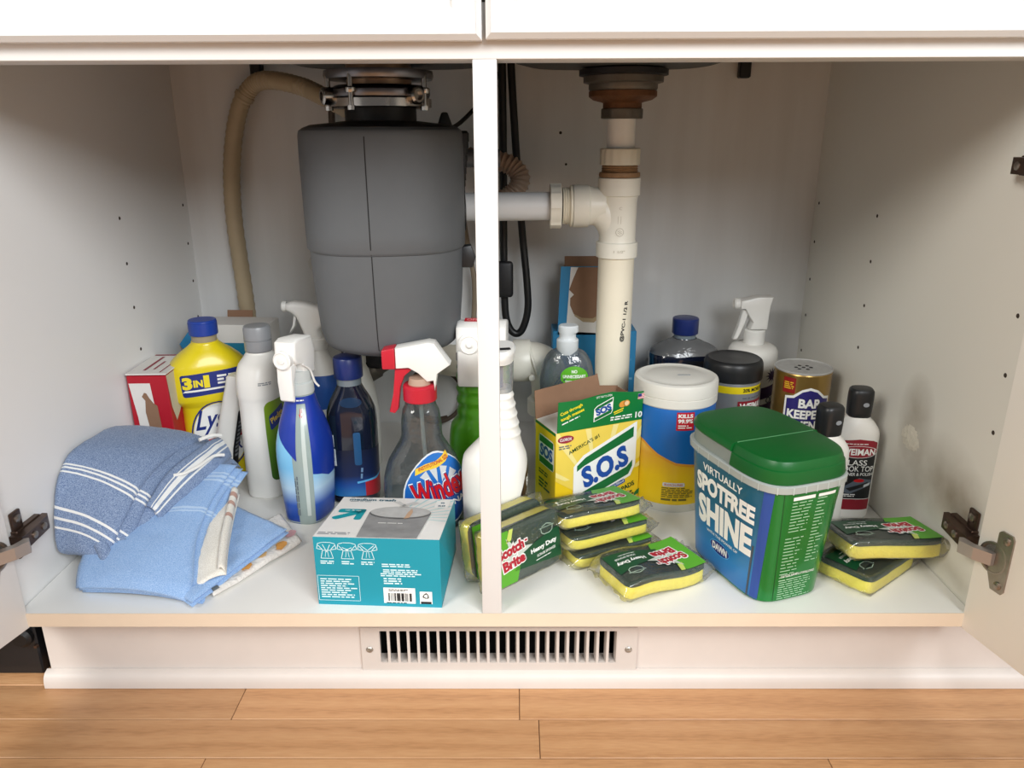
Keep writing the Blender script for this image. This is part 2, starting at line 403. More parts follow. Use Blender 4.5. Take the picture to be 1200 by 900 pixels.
# toe kick with the opening for the register
TK = .047
vx0, vx1, vz0, vz1 = -.141, .148, -.101, -.054
tkb = join(box(-.543, vx0, TK, TK+.016, FZ+.001, -.0175), box(vx1, .80, TK, TK+.016, FZ+.001, -.0175), box(vx0, vx1, TK, TK+.016, FZ+.001, vz0), box(vx0, vx1, TK, TK+.016, vz1, -.0175))
mk('toe_kick', tkb, TRIM, cab, smooth=False)
DARK = M('duct_black', '0d0b0a', .8)
mk('duct', join(box(vx0-.004, vx1+.004, TK+.10, TK+.104, -.13, -.03), box(vx0-.004, vx1+.004, TK+.0165, TK+.10, -.134, -.130), box(vx0-.004, vx1+.004, TK+.0165, TK+.10, -.030, -.026), box(vx0-.008, vx0-.004, TK+.0165, TK+.10, -.13, -.03), box(vx1+.004, vx1+.008, TK+.0165, TK+.10, -.13, -.03)), DARK, cab, smooth=False)
# shoe moulding
pr = [(TK-.0005, FZ+.0005), (TK-.0005, FZ+.0205), (TK-.0025, FZ+.0203), (TK-.0075, FZ+.0185), (TK-.0110, FZ+.014), (TK-.0125, FZ+.008), (TK-.0125, FZ+.0005)]
n_ = len(pr); v_ = [(-.5475, y, z) for y, z in pr]+[(.80, y, z) for y, z in pr]
f_ = [tuple(range(n_)), tuple(range(2*n_-1, n_-1, -1))]+[(i, (i+1) % n_, n_+(i+1) % n_, n_+i) for i in range(n_)]
tag(mk('trim_1', (v_, f_), TRIM, None, ang=40), 'white painted shoe moulding along the oak floor', 'trim', kind='structure')
# register
vent = thing('floor_register', 'white metal toe-kick vent register with vertical slats', 'vent', (0, TK-.0003, 0))
VM = M('register_enamel', 'cfc7c0', .4, var=.06, scale=30)
def ringbox(x0, x1, z0, z1, a0, a1, b0, b1, y0, y1):
    return join(box(x0, a0, y0, y1, z0, z1), box(a1, x1, y0, y1, z0, z1), box(a0, a1, y0, y1, z0, b0), box(a0, a1, y0, y1, b1, z1))
mk('frame', ringbox(-.161, .170, -.1115, -.0505, vx0+.0015, vx1-.0015, vz0+.001, vz1-.001, -.003, 0), VM, vent, smooth=False)
sm_ = None
for i in range(25):
    x = vx0+.001+(vx1-vx0-.002)*(i)/24
    g = rotz(box(-.0016, .0016, -.0005, .011, vz0+.001, vz1-.001), 8)
    if sm_ is None:
        o = mk('slat', g, VM, vent, smooth=False); sm_ = o.data
    else:
        o = bpy.data.objects.new('slat', sm_); col.objects.link(o); o.parent = vent
    o.location = (x, -.0022, 0)
for x in (-.151, .160):
    s = mk('screw', join(mv(rotx(lathe([(.0042, 0), (.0042, .0008), (.003, .0018), (.0008, .002)], 16), 90), x, -.003, -.081), box(x-.0028, x+.0028, -.0055, -.0048, -.0814, -.0806)), M('screw_steel', 'a8a49c', .35, metal=.8), vent)

# hinge fittings and doors
STEEL = M('nickel_hinge', '9a8f84', .32, metal=.85, var=.25, scale=120)
STEELD = M('nickel_hinge_dark', '5d4a40', .35, metal=.8, var=.3, scale=90)
A13 = math.radians(13)
def doorxf(s):
    e1 = Vector((s*math.sin(A13), -math.cos(A13), 0)); e2 = Vector((s*math.cos(A13), math.sin(A13), 0)); o = Vector((s*.5225, .002, 0))
    return lambda p: o+e1*p[0]+e2*p[1]+Vector((0, 0, p[2]))
def inworld(vf, f): return [f(p) for p in vf[0]], vf[1]
for s in (-1, 1):
    T = doorxf(s)
    d = mk('door', inworld(join(box(0, .525, 0, .019, -.019, HT+.008, .0012, 2)), T), FRONT if s < 0 else M('white_door_inside', 'efece4', .42, var=.02, scale=5), cab)
    d['label'] = 'open left cabinet door' if s < 0 else 'open right cabinet door'
    for zc in (.083, .476):
        # cup with its wing plate, screwed on the door
        pl = []
        for (a, b) in ((.020, -.017), (.027, -.034), (.040, -.034), (.0425, -.030), (.0425, .030), (.040, .034), (.027, .034), (.024, .031), (.024, .017)):
            pl.append((a, b))
        n = len(pl); v = [(a, -.0022, zc+b) for a, b in pl]+[(a, .0, zc+b) for a, b in pl]
        f = [tuple(range(n)), tuple(range(2*n-1, n-1, -1))]+[(i, (i+1) % n, n+(i+1) % n, n+i) for i in range(n)]
        plate = (v, f)
        cup = mv(rotx(lathe([(.0175, 0), (.0175, .0024), (.0155, .0026), (.0145, .0015), (.0135, -.001)], 28), 90), .0225, 0, zc)
        hc = mk('hinge_cup', inworld(join(plate, cup), T), STEEL, d, ang=30)
        for b in (-.026, .026):
            mk('screw', inworld(join(mv(rotx(lathe([(.0045, .002), (.0045, .0030), (.003, .0038)], 14), 90), .035, 0, zc+b), box(.0325, .0375, -.0042, -.0034, zc+b-.0006, zc+b+.0006)), T), STEEL, d)
        link = [(.026, -.0025), (.026, -.007), (.010, -.0155), (-.006, -.019), (-.012, -.013), (-.010, -.009), (.004, -.0085), (.018, -.0015)]
        n = len(link); v = [(a, b, zc-.007) for a, b in link]+[(a, b, zc+.007) for a, b in link]
        f = [tuple(range(n)), tuple(range(2*n-1, n-1, -1))]+[(i, (i+1) % n, n+(i+1) % n, n+i) for i in range(n)]
        mk('hinge_link', inworld((v, f), T), M('copper_toned_link', 'aaa29c', .36, metal=.7), d, smooth=False)
        # arm and mounting plate on the cabinet side
        xw = s*(HW-.0003)
        arm = [(.010, .004), (.010, .0185), (.020, .0195), (.060, .0165), (.066, .013), (.066, .007), (.05, .004)]
        n = len(arm); v = [(xw-s*b, a, zc+.008) for a, b in arm]+[(xw-s*b, a, zc-.008) for a, b in arm]
        f = [tuple(range(n)), tuple(range(2*n-1, n-1, -1))]+[(i, (i+1) % n, n+(i+1) % n, n+i) for i in range(n)]
        wing = box(min(xw, xw-s*.004), max(xw, xw-s*.004), .020, .037, zc-.026, zc+.030, .0018, 2)
        mid = box(min(xw, xw-s*.008), max(xw, xw-s*.008), .018, .062, zc-.0095, zc+.0095, .001, 1)
        ha = mk('hinge_arm', join((v, f), wing, mid), STEELD, cab, ang=30)
        for (yy, zz, rr, dd) in ((.0285, zc+.021, .005, .006), (.0285, zc-.019, .005, .006), (.050, zc, .0042, .0185), (.030, zc, .0042, .0205)):
            g = roty(lathe([(rr, 0), (rr, dd), (rr*.5, dd+.0012)], 14), -90*s); mk('screw', mv(g, xw, yy, zz), STEEL, ha)

# shelf pin holes
HOLE = M('drilled_hole', '3a2f26', .9)
hv = lathe([(.0026, 0), (.0022, .0004), (.0005, .00045)], 12); hr = lathe([(.0034, 0), (.0034, .00015)], 12)
for s, pan in ((-1, sl), (1, sr)):
    for yy, zs in ((.576, (.397, .333, .269, .206, .142)), (.363, (.397, .333, .269, .206, .142)), (.030, (.331, .268, .204))):
        for z in zs: mk('shelf_pin_hole', mv(roty(hv, -90*s), s*(HW-.0001), yy, z), HOLE, pan)
# filler patch on the stained side
pv, pf = [], []
for i in range(13):
    for j in range(13):
        a, b = (i-6)/6, (j-6)/6; r = math.hypot(a, b)
        h = max(0, 1-r*r)*.0022*(.7+.6*vnoise((a*2, b*2, 0), 1.6)); pv.append((HW-.00005-h, .185+a*.022*(1+.25*vnoise((a, b, 1), 1)), .135+b*.016)); 
for i in range(12):
    for j in range(12):
        if math.hypot((i-5.5)/6, (j-5.5)/6) < 1: pf.append((i*13+j, i*13+j+1, (i+1)*13+j+1, (i+1)*13+j))
mk('filler_patch', (pv, pf), M('filler', 'd9d3c4', .8, var=.15, scale=200, bump=.6, bscale=400), sr)
for x, z, r in ((-.331, .467, .0033), (-.323, .435, .0014), (.11, .46, .002), (.10, .51, .0025)):
    mk('hole', mv(rotx(lathe([(r, 0), (r*.8, .0003)], 12), 90), x, DP-.0001, z), HOLE, bp_)
g = join(rotx(lathe([(.017, 0), (.017, .003), (.014, .005)], 24), 90), *[box(-.013+abs(k)*.0015, .013-abs(k)*.0015, -.0065, -.004, k*.0055-.0012, k*.0055+.0012) for k in range(-2, 3)])
oc = tag(mk('pipe_plug', mv(g, -.318, DP-.0003, .295), M('grey_white_plastic', 'c9c8c4', .5)), 'small round ribbed plug on the back panel left of the disposal', 'plug')

# dishwasher next to the cabinet
dw = thing('dishwasher', 'black dishwasher base beside the cabinet under the left door', 'dishwasher', (-.86, .06, FZ))
BK = M('black_enamel', '14161a', .35)
mk('toe_panel', box(-.3, .297, .0, .02, .001, .124, .002, 1), BK, dw)
mk('body', box(-.3, .297, -.04, .5, .125, .86, .003, 1), BK, dw)
mk('knob', mv(rotx(lathe([(.013, 0), (.013, .006), (.009, .010)], 20), 90), .283, 0, .058), M('black_rubber', '0b0c0e', .5), dw)
mk('screw', mv(rotx(lathe([(.003, 0), (.002, .003)], 10), 90), .2955, 0, .043), STEELD, dw)
# ================================================================ sink underside and plumbing
SS = M('sink_underside', '4a4a48', .55, metal=.3, var=.15, scale=20)
sk = thing('kitchen_sink', 'dark underside of the double-bowl kitchen sink above the opening', 'sink', (0, 0, 0))
def bowl(cx, cy, hx, hy, zb):
    rg = [Loft([(zb, .045, .045, 2), (zb+.004, .085, .085, 2.2), (zb+.007, hx*.85, hy*.8, 4), (zb+.014, hx*.97, hy*.96, 5), (zb+.03, hx, hy, 6), (.757, hx, hy, 6)], 48, fine=False).mesh(cap=True)]
    return mv(rg[0], cx, cy, 0)
mk('bowl', bowl(-.147, .335, .155, .20, .592), SS, sk); mk('bowl', bowl(.173, .36, .155, .19, .592), SS, sk)
for x in (-.388, .391):
    c = tag(mk('sink_clip', box(x-.009, x+.009, .575, .592, .592, .625, .002, 1), M('black_plastic', '17171a', .5)), 'small black sink clip at the top of the back panel, '+('left of the disposal' if x < 0 else 'right of the strainer'), 'clip')

# strainer
RUST = M('rusty_brass', '6e4a2e', .6, metal=.5, var=.5, scale=60, bump=.5, bscale=220); DULL = M('dull_zinc', '6b655c', .5, metal=.6, var=.35, scale=50, bump=.3, bscale=200)
PX, PY = .173, .391
st = thing('sink_strainer', 'rust-stained sink strainer body above the white drain pipe', 'strainer', (PX, PY, 0))
mk('gasket', lathe([(.056, .5915), (.0605, .590), (.0605, .583), (.056, .582)], 40), M('black_plastic'), st)
mk('body', lathe([(.0545, .5815), (.0545, .574), (.047, .572), (.047, .566), (.045, .563)], 40), DULL, st)
mk('locknut', lathe([(.0465, .5628), (.0465, .556), (.040, .5515), (.029, .549), (.0265, .548), (.0265, .541)], 40), RUST, st)
kn = [(.0285+(.0012 if (i % 6) < 3 else 0)) for i in range(48)]
def knurl(z0, z1, r, n=48, d=.0014, tooth=6):
    v = []
    for z, k in ((z0, .96), (z0+.001, 1), (z1-.001, 1), (z1, .96)):
        for i in range(n):
            rr = (r+(d if (i % tooth) < tooth//2 else 0))*k; v.append((rr*math.cos(2*PI*i/n), rr*math.sin(2*PI*i/n), z))
    f = [(k*n+i, k*n+(i+1) % n, (k+1)*n+(i+1) % n, (k+1)*n+i) for k in range(3) for i in range(n)]+[tuple(range(n-1, -1, -1)), tuple(range(3*n, 4*n))]
    return v, f
mk('slip_nut', knurl(.5275, .5408, .0275), DULL, st)

PVC = M('white_pvc', 'e3dfd2', .38, var=.04, scale=18); PVC2 = M('aged_pvc', 'd9d2bf', .42, var=.10, scale=14); PVC3 = M('bluish_white_pipe', 'd9dbdc', .4)
dr = thing('drain_pipe', 'white plastic sink drain with tee, slip nuts and trap', 'pipe', (PX, PY, 0))
mk('tailpiece', lathe([(.0195, .455), (.0195, .5272)], 32), M('clean_white_pvc', 'ecebe6', .35), dr)
mk('slip_nut', knurl(.4660, .4885, .0275, 60, .0009, 4), PVC2, dr)
mk('thread', lathe([(.0245, .4655), (.0258, .4640), (.0245, .4625), (.0258, .461), (.0245, .4595), (.0258, .458), (.0245, .4565), (.0285, .4560), (.0292, .452), (.0285, .4495)], 32), M('brown_sealed_thread', '8a6a49', .6, var=.3, scale=200), dr)
tee = join(lathe([(.0285, .4490), (.0300, .4485), (.0300, .425), (.0275, .4235), (.0265, .415), (.0262, .362), (.0268, .3595), (.0298, .3585), (.0302, .357), (.0298, .3375), (.027, .3365)], 40))
mk('tee', tee, PVC, dr)
br = mv(roty(lathe([(.0245, .02), (.0255, .034), (.0275, .042), (.0300, .0435), (.0302, .064), (.0292, .0655)], 36), -90), 0, 0, .4095)
mk('tee_branch', br, PVC, dr)
sw = lathe([(.0262, .362), (.0262, .385)], 24)
fil = []
for k in range(7):
    a = k/6; fil.append((.0235+.004*a*a, -.012-.022*a))
mk('tee_sweep', tube([(-.034, 0, .406), (-.020, 0, .400), (-.008, 0, .385), (-.002, 0, .366)], .0232, 24, 6), PVC, dr)
for dx, dz, r in ((.0, .412, .0035),):
    pass
LG = M('moulded_mark', 'bdb6a6', .5)
lm = Loft([(.34, .0304, .0304), (.36, .0304, .0304)], 40, fine=False).mapper(.348)
stamp('lettering', dr, lm, text('1 1/2"', .016, .0035, .01), LG, 1)
lm2 = Loft([(.36, .0264, .0264), (.42, .0264, .0264)], 40, fine=False).mapper(.375)
circ = [(.0055*math.cos(a*PI/10), .0055*math.sin(a*PI/10)) for a in range(20)]
stamp('emblem', dr, lm2, cat(outline(circ, .0008), outline([(-.003, .002), (.003, -.002)], .0008, False), outline([(-.003, -.0005), (.001, -.003)], .0006, False), outline([(-.001, .003), (.003, .0005)], .0006, False)), LG, 1)
stamp('lettering', dr, lm2, cat(outline([(-.003, .012), (-.003, .022)], .0006, False), outline([(.001, .012), (.001, .022)], .0006, False), text('C', .004, .004, .01, at=(0, .033))), LG, 1)
mk('thread', mv(roty(lathe([(.0285, .066), (.0292, .068), (.0292, .0695), (.026, .070)]+[(.0262-.0012*(k % 2), .0705+.0016*k) for k in range(7)], 32), -90), 0, 0, .4095), PVC2, dr)
def nutx(x0, x1, r, y, z, m):
    g = mv(roty(knurl(x0, x1, r, 56, .0020, 14), -90), 0, y, z); return mk('slip_nut', g, m, dr, ang=25)
nutx(.082, .0985, .0295, 0, .4095, PVC)
mk('cross_pipe', tube([(-.098, 0, .4095), (-.232, 0, .4085)], .0200, 28, 3), PVC3, dr)
mk('down_pipe', lathe([(.0262, .03), (.0262, .338)], 36), M('cream_pvc_pipe', 'e0d8c4', .42, var=.07, scale=16), dr)
pm_ = Loft([(.02, .0263, .0263), (.34, .0263, .0263)], 40, fine=False).mapper(.245, -62)
stamp('lettering', dr, pm_, put(text('@PVC-1 1/2 R', .062, .0075, .03), (0, 0), 84), BLACK, 1)
# trap: elbow behind the steel-wool box
mk('trap_elbow', tube([(-.205, .075, .158), (-.150, .072, .158), (-.115, .068, .158), (-.098, .064, .145), (-.092, .060, .115), (-.092, .060, .098)], .030, 28, 6), PVC, dr)
mk('elbow_hub', mv(roty(lathe([(.0335, -.014), (.0345, -.012), (.0345, .012), (.0335, .014)], 32), 90), -.138, .0705, .158), PVC, dr)
mk('elbow_hub', mv(roty(lathe([(.0325, -.0025), (.0345, -.0015), (.0345, .0015), (.0325, .0025)], 32), 72), -.117, .068, .157), PVC, dr)
mk('trap_nut', mv(knurl(.072, .098, .0345, 48, .002, 12), -.092, .060, 0), PVC, dr)
mk('trap_bend', tube([(-.092, .060, .072), (-.090, .058, .050), (-.075, .050, .032), (-.045, .030, .028), (-.018, .012, .032), (-.004, .003, .045), (0, 0, .06)], .026, 24, 6), PVC2, dr)
mk('wall_pipe', tube([(-.20, .075, .158), (-.26, .10, .15), (-.30, .17, .145), (-.305, .2025, .145)], .0265, 24, 6), PVC2, dr)
for (x, y, z) in ((-.122, .0335, .140), (-.104, .0275, .118)):
    mk('screw', mv(rotx(lathe([(.005, 0), (.005, .006), (.003, .007)], 12), 90), x, y+.004, z), PVC, dr)

# garbage disposal
DX, DY = -.147, .308
gd = thing('garbage_disposal', 'dark grey waste disposal unit hanging under the left bowl', 'disposal', (DX, DY, 0), rz=6)
GR = M('grey_plastic_shell', '5a5d60', .5, spec=.35, var=.04, scale=60, bump=.05, bscale=900); GRB = M('disposal_black', '17181a', .45)
up_ = Loft([(.366, .1020, .1020, 2.5), (.369, .1040, .1040, 2.5), (.43, .1045, .1045, 2.5), (.48, .1045, .1045, 2.55), (.506, .1040, .1040, 2.55), (.5125, .1025, .1025, 2.55), (.516, .0980, .0980, 2.45)], 72)
mk('upper_shell', up_.mesh(), GR, gd)
lo_ = Loft([(.2300, .055, .055, 2.1), (.2305, .072, .072, 2.15), (.2350, .0845, .0845, 2.2), (.2420, .0910, .0910, 2.3), (.258, .0950, .0950, 2.35), (.31, .0990, .0990, 2.4), (.3655, .1010, .1010, 2.5)], 72)
mk('lower_shell', lo_.mesh(), GR, gd)
sv = M('seam_shadow_gap', '101112', .8)
def seam(L_, z0, z1, th):
    g = []
    K = 16
    for i in range(K+1):
        z = z0+(z1-z0)*i/K; a = L_.P(th-.006, z, .0003); b = L_.P(th+.006, z, .0003); g.append((a, b))
    v = [p for q in g for p in q]; f = [(2*i, 2*i+1, 2*i+3, 2*i+2) for i in range(K)]; return v, f
th_s = math.radians(-98)
mk('seam', join(seam(lo_, .236, .3655, th_s), seam(up_, .3675, .513, th_s)), sv, gd)
mk('top_cover', lathe([(.0975, .513), (.098, .5165), (.090, .5195), (.060, .5225), (.048, .524)], 48), GRB, gd)
mk('neck', lathe([(.0455, .523), (.0455, .5355), (.0445, .545)], 40), GRB, gd)
CH = M('polished_steel', 'b5b2ae', .22, metal=1, var=.1, scale=40); CHD = M('steel_ring_dark', '77767a', .3, metal=1, var=.2, scale=50)
mk('lower_ring', lathe([(.061, .5395), (.0655, .5405), (.0655, .550), (.061, .5512), (.047, .5512), (.047, .5395)], 48), CH, gd)
mk('clamp_ring', lathe([(.050, .5515), (.0625, .5520), (.0640, .5555), (.0635, .5605), (.0590, .5640), (.0545, .5660), (.047, .566)], 48), CHD, gd)
mk('throat', lathe([(.041, .560), (.041, .5912)], 40), M('tan_lit_steel', '9b7f66', .35, metal=.8), gd)
mk('upper_ring', lathe([(.044, .5725), (.0670, .573), (.0688, .577), (.0680, .5830), (.044, .5835)], 48), CHD, gd)
for a in (-118, -30, 90, 200):
    ca, sa = math.cos(math.radians(a)), math.sin(math.radians(a))
    b = mk('clamp_bolt', mv(join(lathe([(.0032, .5415), (.0032, .579)], 12), lathe([(.0052, .536), (.0052, .5412), (.003, .5415)], 8), lathe([(.0060, .5555), (.0068, .557), (.0068, .561), (.005, .5625)], 16)), .0655*ca, .0655*sa, 0), CH, gd)
for a in (-155, -48, 60):
    ca, sa = math.cos(math.radians(a)), math.sin(math.radians(a))
    mk('ring_lug', mv(rotz(mv(roty(lathe([(.008, -.010), (.0105, -.008), (.0105, .008), (.008, .010), (.0055, .010), (.0055, .006)], 20), 90), 0, 0, 0), a), .066*ca, .066*sa, .5525), CH, gd)
# side band and outlet
mk('side_band', join(*[mv(box(-.004, .012, -.02, .035, z, z+.016, .003, 1), .102-.0008*(20-k), .0, 0) for k, z in enumerate([.36+.008*i for i in range(18)])]), GRB, gd)
mk('outlet_elbow', mv(roty(lathe([(.0235, .075), (.0235, .095), (.027, .096), (.027, .108), (.0205, .109)], 28), 90), 0, .07, .402), GRB, gd)
mk('outlet_latch', mv(extr([(-.010, -.014), (.010, -.014), (.014, 0), (.008, .016), (-.006, .014)], .02, .003), .103, -.02, .352), GRB, gd)
mk('hose_inlet', mv(roty(lathe([(.0125, .09), (.0125, .16)], 24), 90), 0, .09, .475), M('grey_blue_pipe', '5f646a', .5), gd)
mk('top_tab', mv(extr([(-.012, 0), (.012, 0), (.004, .022), (-.004, .022)], .02, .002), .082, .045, .514), GRB, gd)

# hoses and cables
def corr(i): return .0128+(.0012 if i % 2 else 0)
HB = M('beige_ribbed_hose', 'b3a183', .5, var=.12, scale=25); HB2 = M('pink_beige_hose', 'a58c78', .5)
dh = thing('drain_hose', 'beige ribbed dishwasher drain hose arching up the back-left corner', 'hose')
mk('rising_run', tube([(-.440, .572, .004), (-.442, .572, .15), (-.444, .572, .25), (-.447, .570, .38), (-.437, .564, .47), (-.414, .555, .545), (-.385, .548, .582), (-.350, .53, .588), (-.30, .51, .578), (-.26, .48, .562), (-.215, .455, .542), (-.17, .445, .528), (-.10, .46, .50), (-.05, .475, .475)], .0135, 14, 14, corr), HB, dh)
mk('corrugated_loop', tube([(-.05, .475, .475), (-.01, .475, .472), (.020, .470, .462), (.033, .465, .445), (.024, .46, .425), (.0, .455, .412), (-.04, .45, .405)], .0135, 14, 12, lambda i: .0135+(.0022 if i % 3 == 0 else 0)), HB2, dh)
mk('hose_tie', mv(roty(lathe([(.0155, -.003), (.0155, .003)], 16), 35), -.402, .553, .566), HB, dh)
fh = thing('faucet_hose', 'black pull-down faucet hose looping behind the upright', 'hose')
BH = M('black_hose', '0e0f10', .45)
mk('loop', tube([(.018, .535, .645), (.020, .535, .59), (.028, .533, .46), (.036, .531, .36), (.0445, .53, .27), (.0455, .53, .225), (.036, .53, .192), (.0235, .53, .186), (.012, .53, .202), (.007, .53, .24), (.006, .53, .35), (.006, .532, .5), (.005, .533, .645)], .0062, 12, 10), BH, fh)
mk('ferrule', mv(lathe([(.0045, .596), (.0045, .615)], 12), .0197, .535, 0), CH, fh)
mk('hose_weight', box(-.008, .0215, .505, .5165, .252, .312, .006, 3), M('black_plastic'), fh)
cb_ = tag(mk('black_cable', tube([(-.075, .40, .512), (-.055, .46, .525), (-.02, .53, .565), (.0, .57, .60)], .0032, 8, 8), M('black_hose')), 'thin black cable rising behind the disposal', 'cable')
cc = thing('brown_cord', 'brown cord coiled low on the back panel behind the clear bottle', 'cord')
BC = M('brown_cord_rubber', '4a3c30', .6)
mk('coil', tube([(-.12+.050*math.cos(a), .575-.01*math.sin(a*.5), .060+.050*math.sin(a)) for a in [i*PI/8 for i in range(0, 30)]], .0042, 8, 3), BC, cc)
mk('riser', tube([(-.07, .575, .066), (-.055, .57, .12), (-.048, .565, .20), (-.045, .56, .27), (-.055, .56, .33), (-.065, .56, .40)], .0045, 8, 6), M('beige_cord', '8d7d68', .6), cc)
vv = thing('shutoff_valve', 'black oval-handled shutoff valve low behind the disposal', 'valve', (-.215, .593, .118))
mk('stub', rotx(lathe([(.012, 0), (.012, .045)], 20), 90), M('dull_zinc'), vv)
mk('body', mv(roty(lathe([(.011, -.03), (.014, -.028), (.014, .0), (.010, .004), (.010, .02)], 20), 60), 0, -.05, 0), M('dull_zinc'), vv)
mk('handle', mv(rotx(Loft([(0, .026, .017), (.010, .026, .017), (.014, .02, .012)], 28, fine=False).mesh(), 90), .0, -.052, .022), M('black_plastic'), vv)
mk('supply_line', tube([(-.02, -.06, -.015), (-.045, -.06, .0), (-.06, -.05, .05), (-.063, -.045, .12), (-.06, -.03, .25), (-.055, -.02, .45)], .0055, 10, 8), M('braided_line', '5a5048', .45, metal=.4, var=.4, scale=300), vv)
# ================================================================ containers left of the upright
def cap(parent, r, z0, z1, mat, name='cap', n=60, ridges=True, cx=0, cy=0):
    if ridges: g = join(knurl(z0, z1-(z1-z0)*.12, r*.985, n, r*.025, 2), lathe([(r*.985, z1-(z1-z0)*.13), (r*.97, z1-.001), (r*.92, z1)], 40))
    else: g = lathe([(r*.97, z0), (r, z0+.001), (r, z1-.002), (r*.95, z1-.0005), (r*.88, z1)], 40)
    return mk(name, mv(g, cx, cy, 0), mat, parent)
WP = M('white_plastic', 'eceae4', .35, spec=.45, var=.02); WP2 = M('white_trigger_plastic', 'efeeea', .3, var=.01)
BLUEC = M('blue_cap_plastic', '1c3f9a', .35); NAVYC = M('navy_cap_plastic', '1f2f6e', .35)
YEL = M('yellow_print', 'f2dd2c', .4); NAVY = M('navy_print', '1d2f7c', .4); RED = M('red_print', 'c2182c', .4); GREY = M('grey_print', '8c9096', .5)
KRAFT = M('kraft_board', '8c6a52', .85, var=.08, scale=80, bump=.1)

# red and white carton against the left side
t = thing('cleaning_carton', 'red and white torn carton standing against the left cabinet side', 'box', (-.5025, .352, 0), rz=2)
mk('body', box(-.028, .028, -.05, .05, 0, .183, .001, 1), M('red_carton', 'b01226', .5, var=.05), t)
mk('lid', box(-.028, .029, -.052, .051, .1845, .1865, .0005, 1), M('white_carton', 'e0dcd6', .6), t)
top = plane((0, 0, .1866), (1, 0, 0), (0, 1, 0)); fr = plane((0, -.0501, 0), (1, 0, 0), (0, 0, 1)); rs_ = plane((.0281, 0, 0), (0, 1, 0), (0, 0, 1))
stamp('stripe', t, top, cat(rect(.004, .07, (-.008, .0)), rect(.003, .04, (.004, -.01)), rect(.002, .09, (.018, .0)), rect(.05, .006, (0, .045))), M('maroon_print', '8f2036', .5))
stamp('label', t, fr, poly([(-.026, .172), (.004, .172), (.006, .14), (.006, .06), (-.018, .06), (-.020, .12)]), M('white_carton'))
stamp('torn_patch', t, fr, poly([(-.010, .152), (-.006, .158), (-.003, .157), (0, .150), (.005, .142), (.010, .138), (.012, .10), (.014, .06), (-.006, .06), (-.005, .10), (-.008, .128), (-.006, .146)]), KRAFT, 2)
stamp('scuff', t, fr, outline([(.010, .10), (.026, .068)], .0012, False), M('white_carton'), 2)
stamp('glue_strip', t, rs_, poly([(-.05, .183), (.03, .183), (.03, .15), (0, .14), (-.02, .12), (-.035, .11), (-.045, .135)]), M('cream_board', 'c9bfa6', .8))

# yellow multi-surface cleaner
L = Loft([(0, .040, .024, 3), (.004, .044, .027, 3.2), (.06, .0455, .028, 3), (.120, .0450, .028, 3), (.126, .049, .031, 3), (.133, .0545, .034, 3), (.176, .0550, .034, 3), (.186, .052, .033, 2.8), (.201, .037, .027, 2.4), (.213, .0215, .020, 2), (.217, .0190, .019, 2)])
t = thing('cleaner_bottle', 'yellow multi-surface cleaner bottle with a blue screw cap', 'bottle', (-.440, .372, 0), rz=27)
mk('body', L.mesh(), M('yellow_bottle', 'e8d21c', .33, coat=.2), t)
mk('neck', lathe([(.0180, .2165), (.0180, .2285)], 32), M('amber_neck', 'a09478', .3), t)
cap(t, .0205, .2265, .249, BLUEC)
mp = L.mapper(.160)
band = put(rect(.100, .034, r=.004), (.007, 0), 3)
stamp('label', t, mp, band, NAVY, 1)
stamp('stripe', t, mp, put(poly([(-.044, -.012), (.050, -.009), (.050, -.006), (-.040, -.009)]), (.002, 0)), WHITE, 2)
stamp('lettering', t, mp, cat(text('3', .014, .019, .06, at=(-.034, .002)), text('IN', .013, .011, .05, at=(-.019, .001)), text('1', .008, .019, .06, at=(-.007, .003))), YEL, 2)
stamp('lettering', t, mp, fine(.038, .016, 3, (.027, .004), seed=44, fill=.6), WHITE, 2)
mp = L.mapper(.086, -97)
stamp('label', t, mp, cat(ell(.078, .105, (.010, -.012))), WHITE, 1)
stamp('label_edge', t, mp, outline([(.010+.041*math.cos(a*PI/18), -.012+.055*math.sin(a*PI/18)) for a in range(36)], .0022), NAVY, 2)
stamp('lettering', t, mp, text('Lysol', .062, .040, .015, at=(.009, .012), rot=4, shear=.35), NAVY, 2)
stamp('stripe', t, mp, put(rect(.064, .009, r=.002), (.012, -.018), 8), RED, 2)
stamp('lettering', t, mp, put(fine(.05, .004, 1, seed=45), (.012, -.018), 8), WHITE, 3)
stamp('lettering', t, mp, text('POWER', .052, .015, .03, at=(.012, -.034), rot=4), NAVY, 2)

# blue and white tissue-style carton at the back
t = thing('open_carton', 'open white and blue carton with brown flaps behind the yellow bottle', 'box', (-.443, .512, 0), rz=-3)
mk('body', box(-.056, .062, -.03, .03, 0, .213, .001, 1), M('white_carton'), t)
mk('flap', mv(extr([(-.052, .214), (-.058, .214), (-.086, .180), (-.080, .170), (-.056, .186)], .0015, 0), 0, -.031, 0), M('blue_carton', '2a86b8', .5), t)
mk('flap', xf(box(-.022, .022, 0, .0015, 0, .012), Matrix.Translation((-.005, .03, .2125)) @ Matrix.Rotation(math.radians(-14), 4, 'X')), KRAFT, t)
mk('flap', mv(extr([(-.087, .165), (-.087, .190), (-.060, .209), (-.0565, .17)], .0015, 0), 0, .02, 0), KRAFT, t)
fr = plane((0, -.0301, 0), (1, 0, 0), (0, 0, 1))
stamp('label', t, fr, cat(rect(.118, .18, (.003, .093)), poly([(.056, .213), (.062, .213), (.062, .203)])), M('teal_blue_print', '1f7896', .5))
stamp('label', t, fr, poly([(-.056, .213), (-.050, .213), (-.054, .190), (-.056, .184)]), M('blue_carton'))
stamp('lettering', t, fr, cat(fine(.026, .006, 1, (.044, .172), seed=46), rect(.03, .002, (.044, .164))), M('coral_print', 'c2604f', .5), 2)

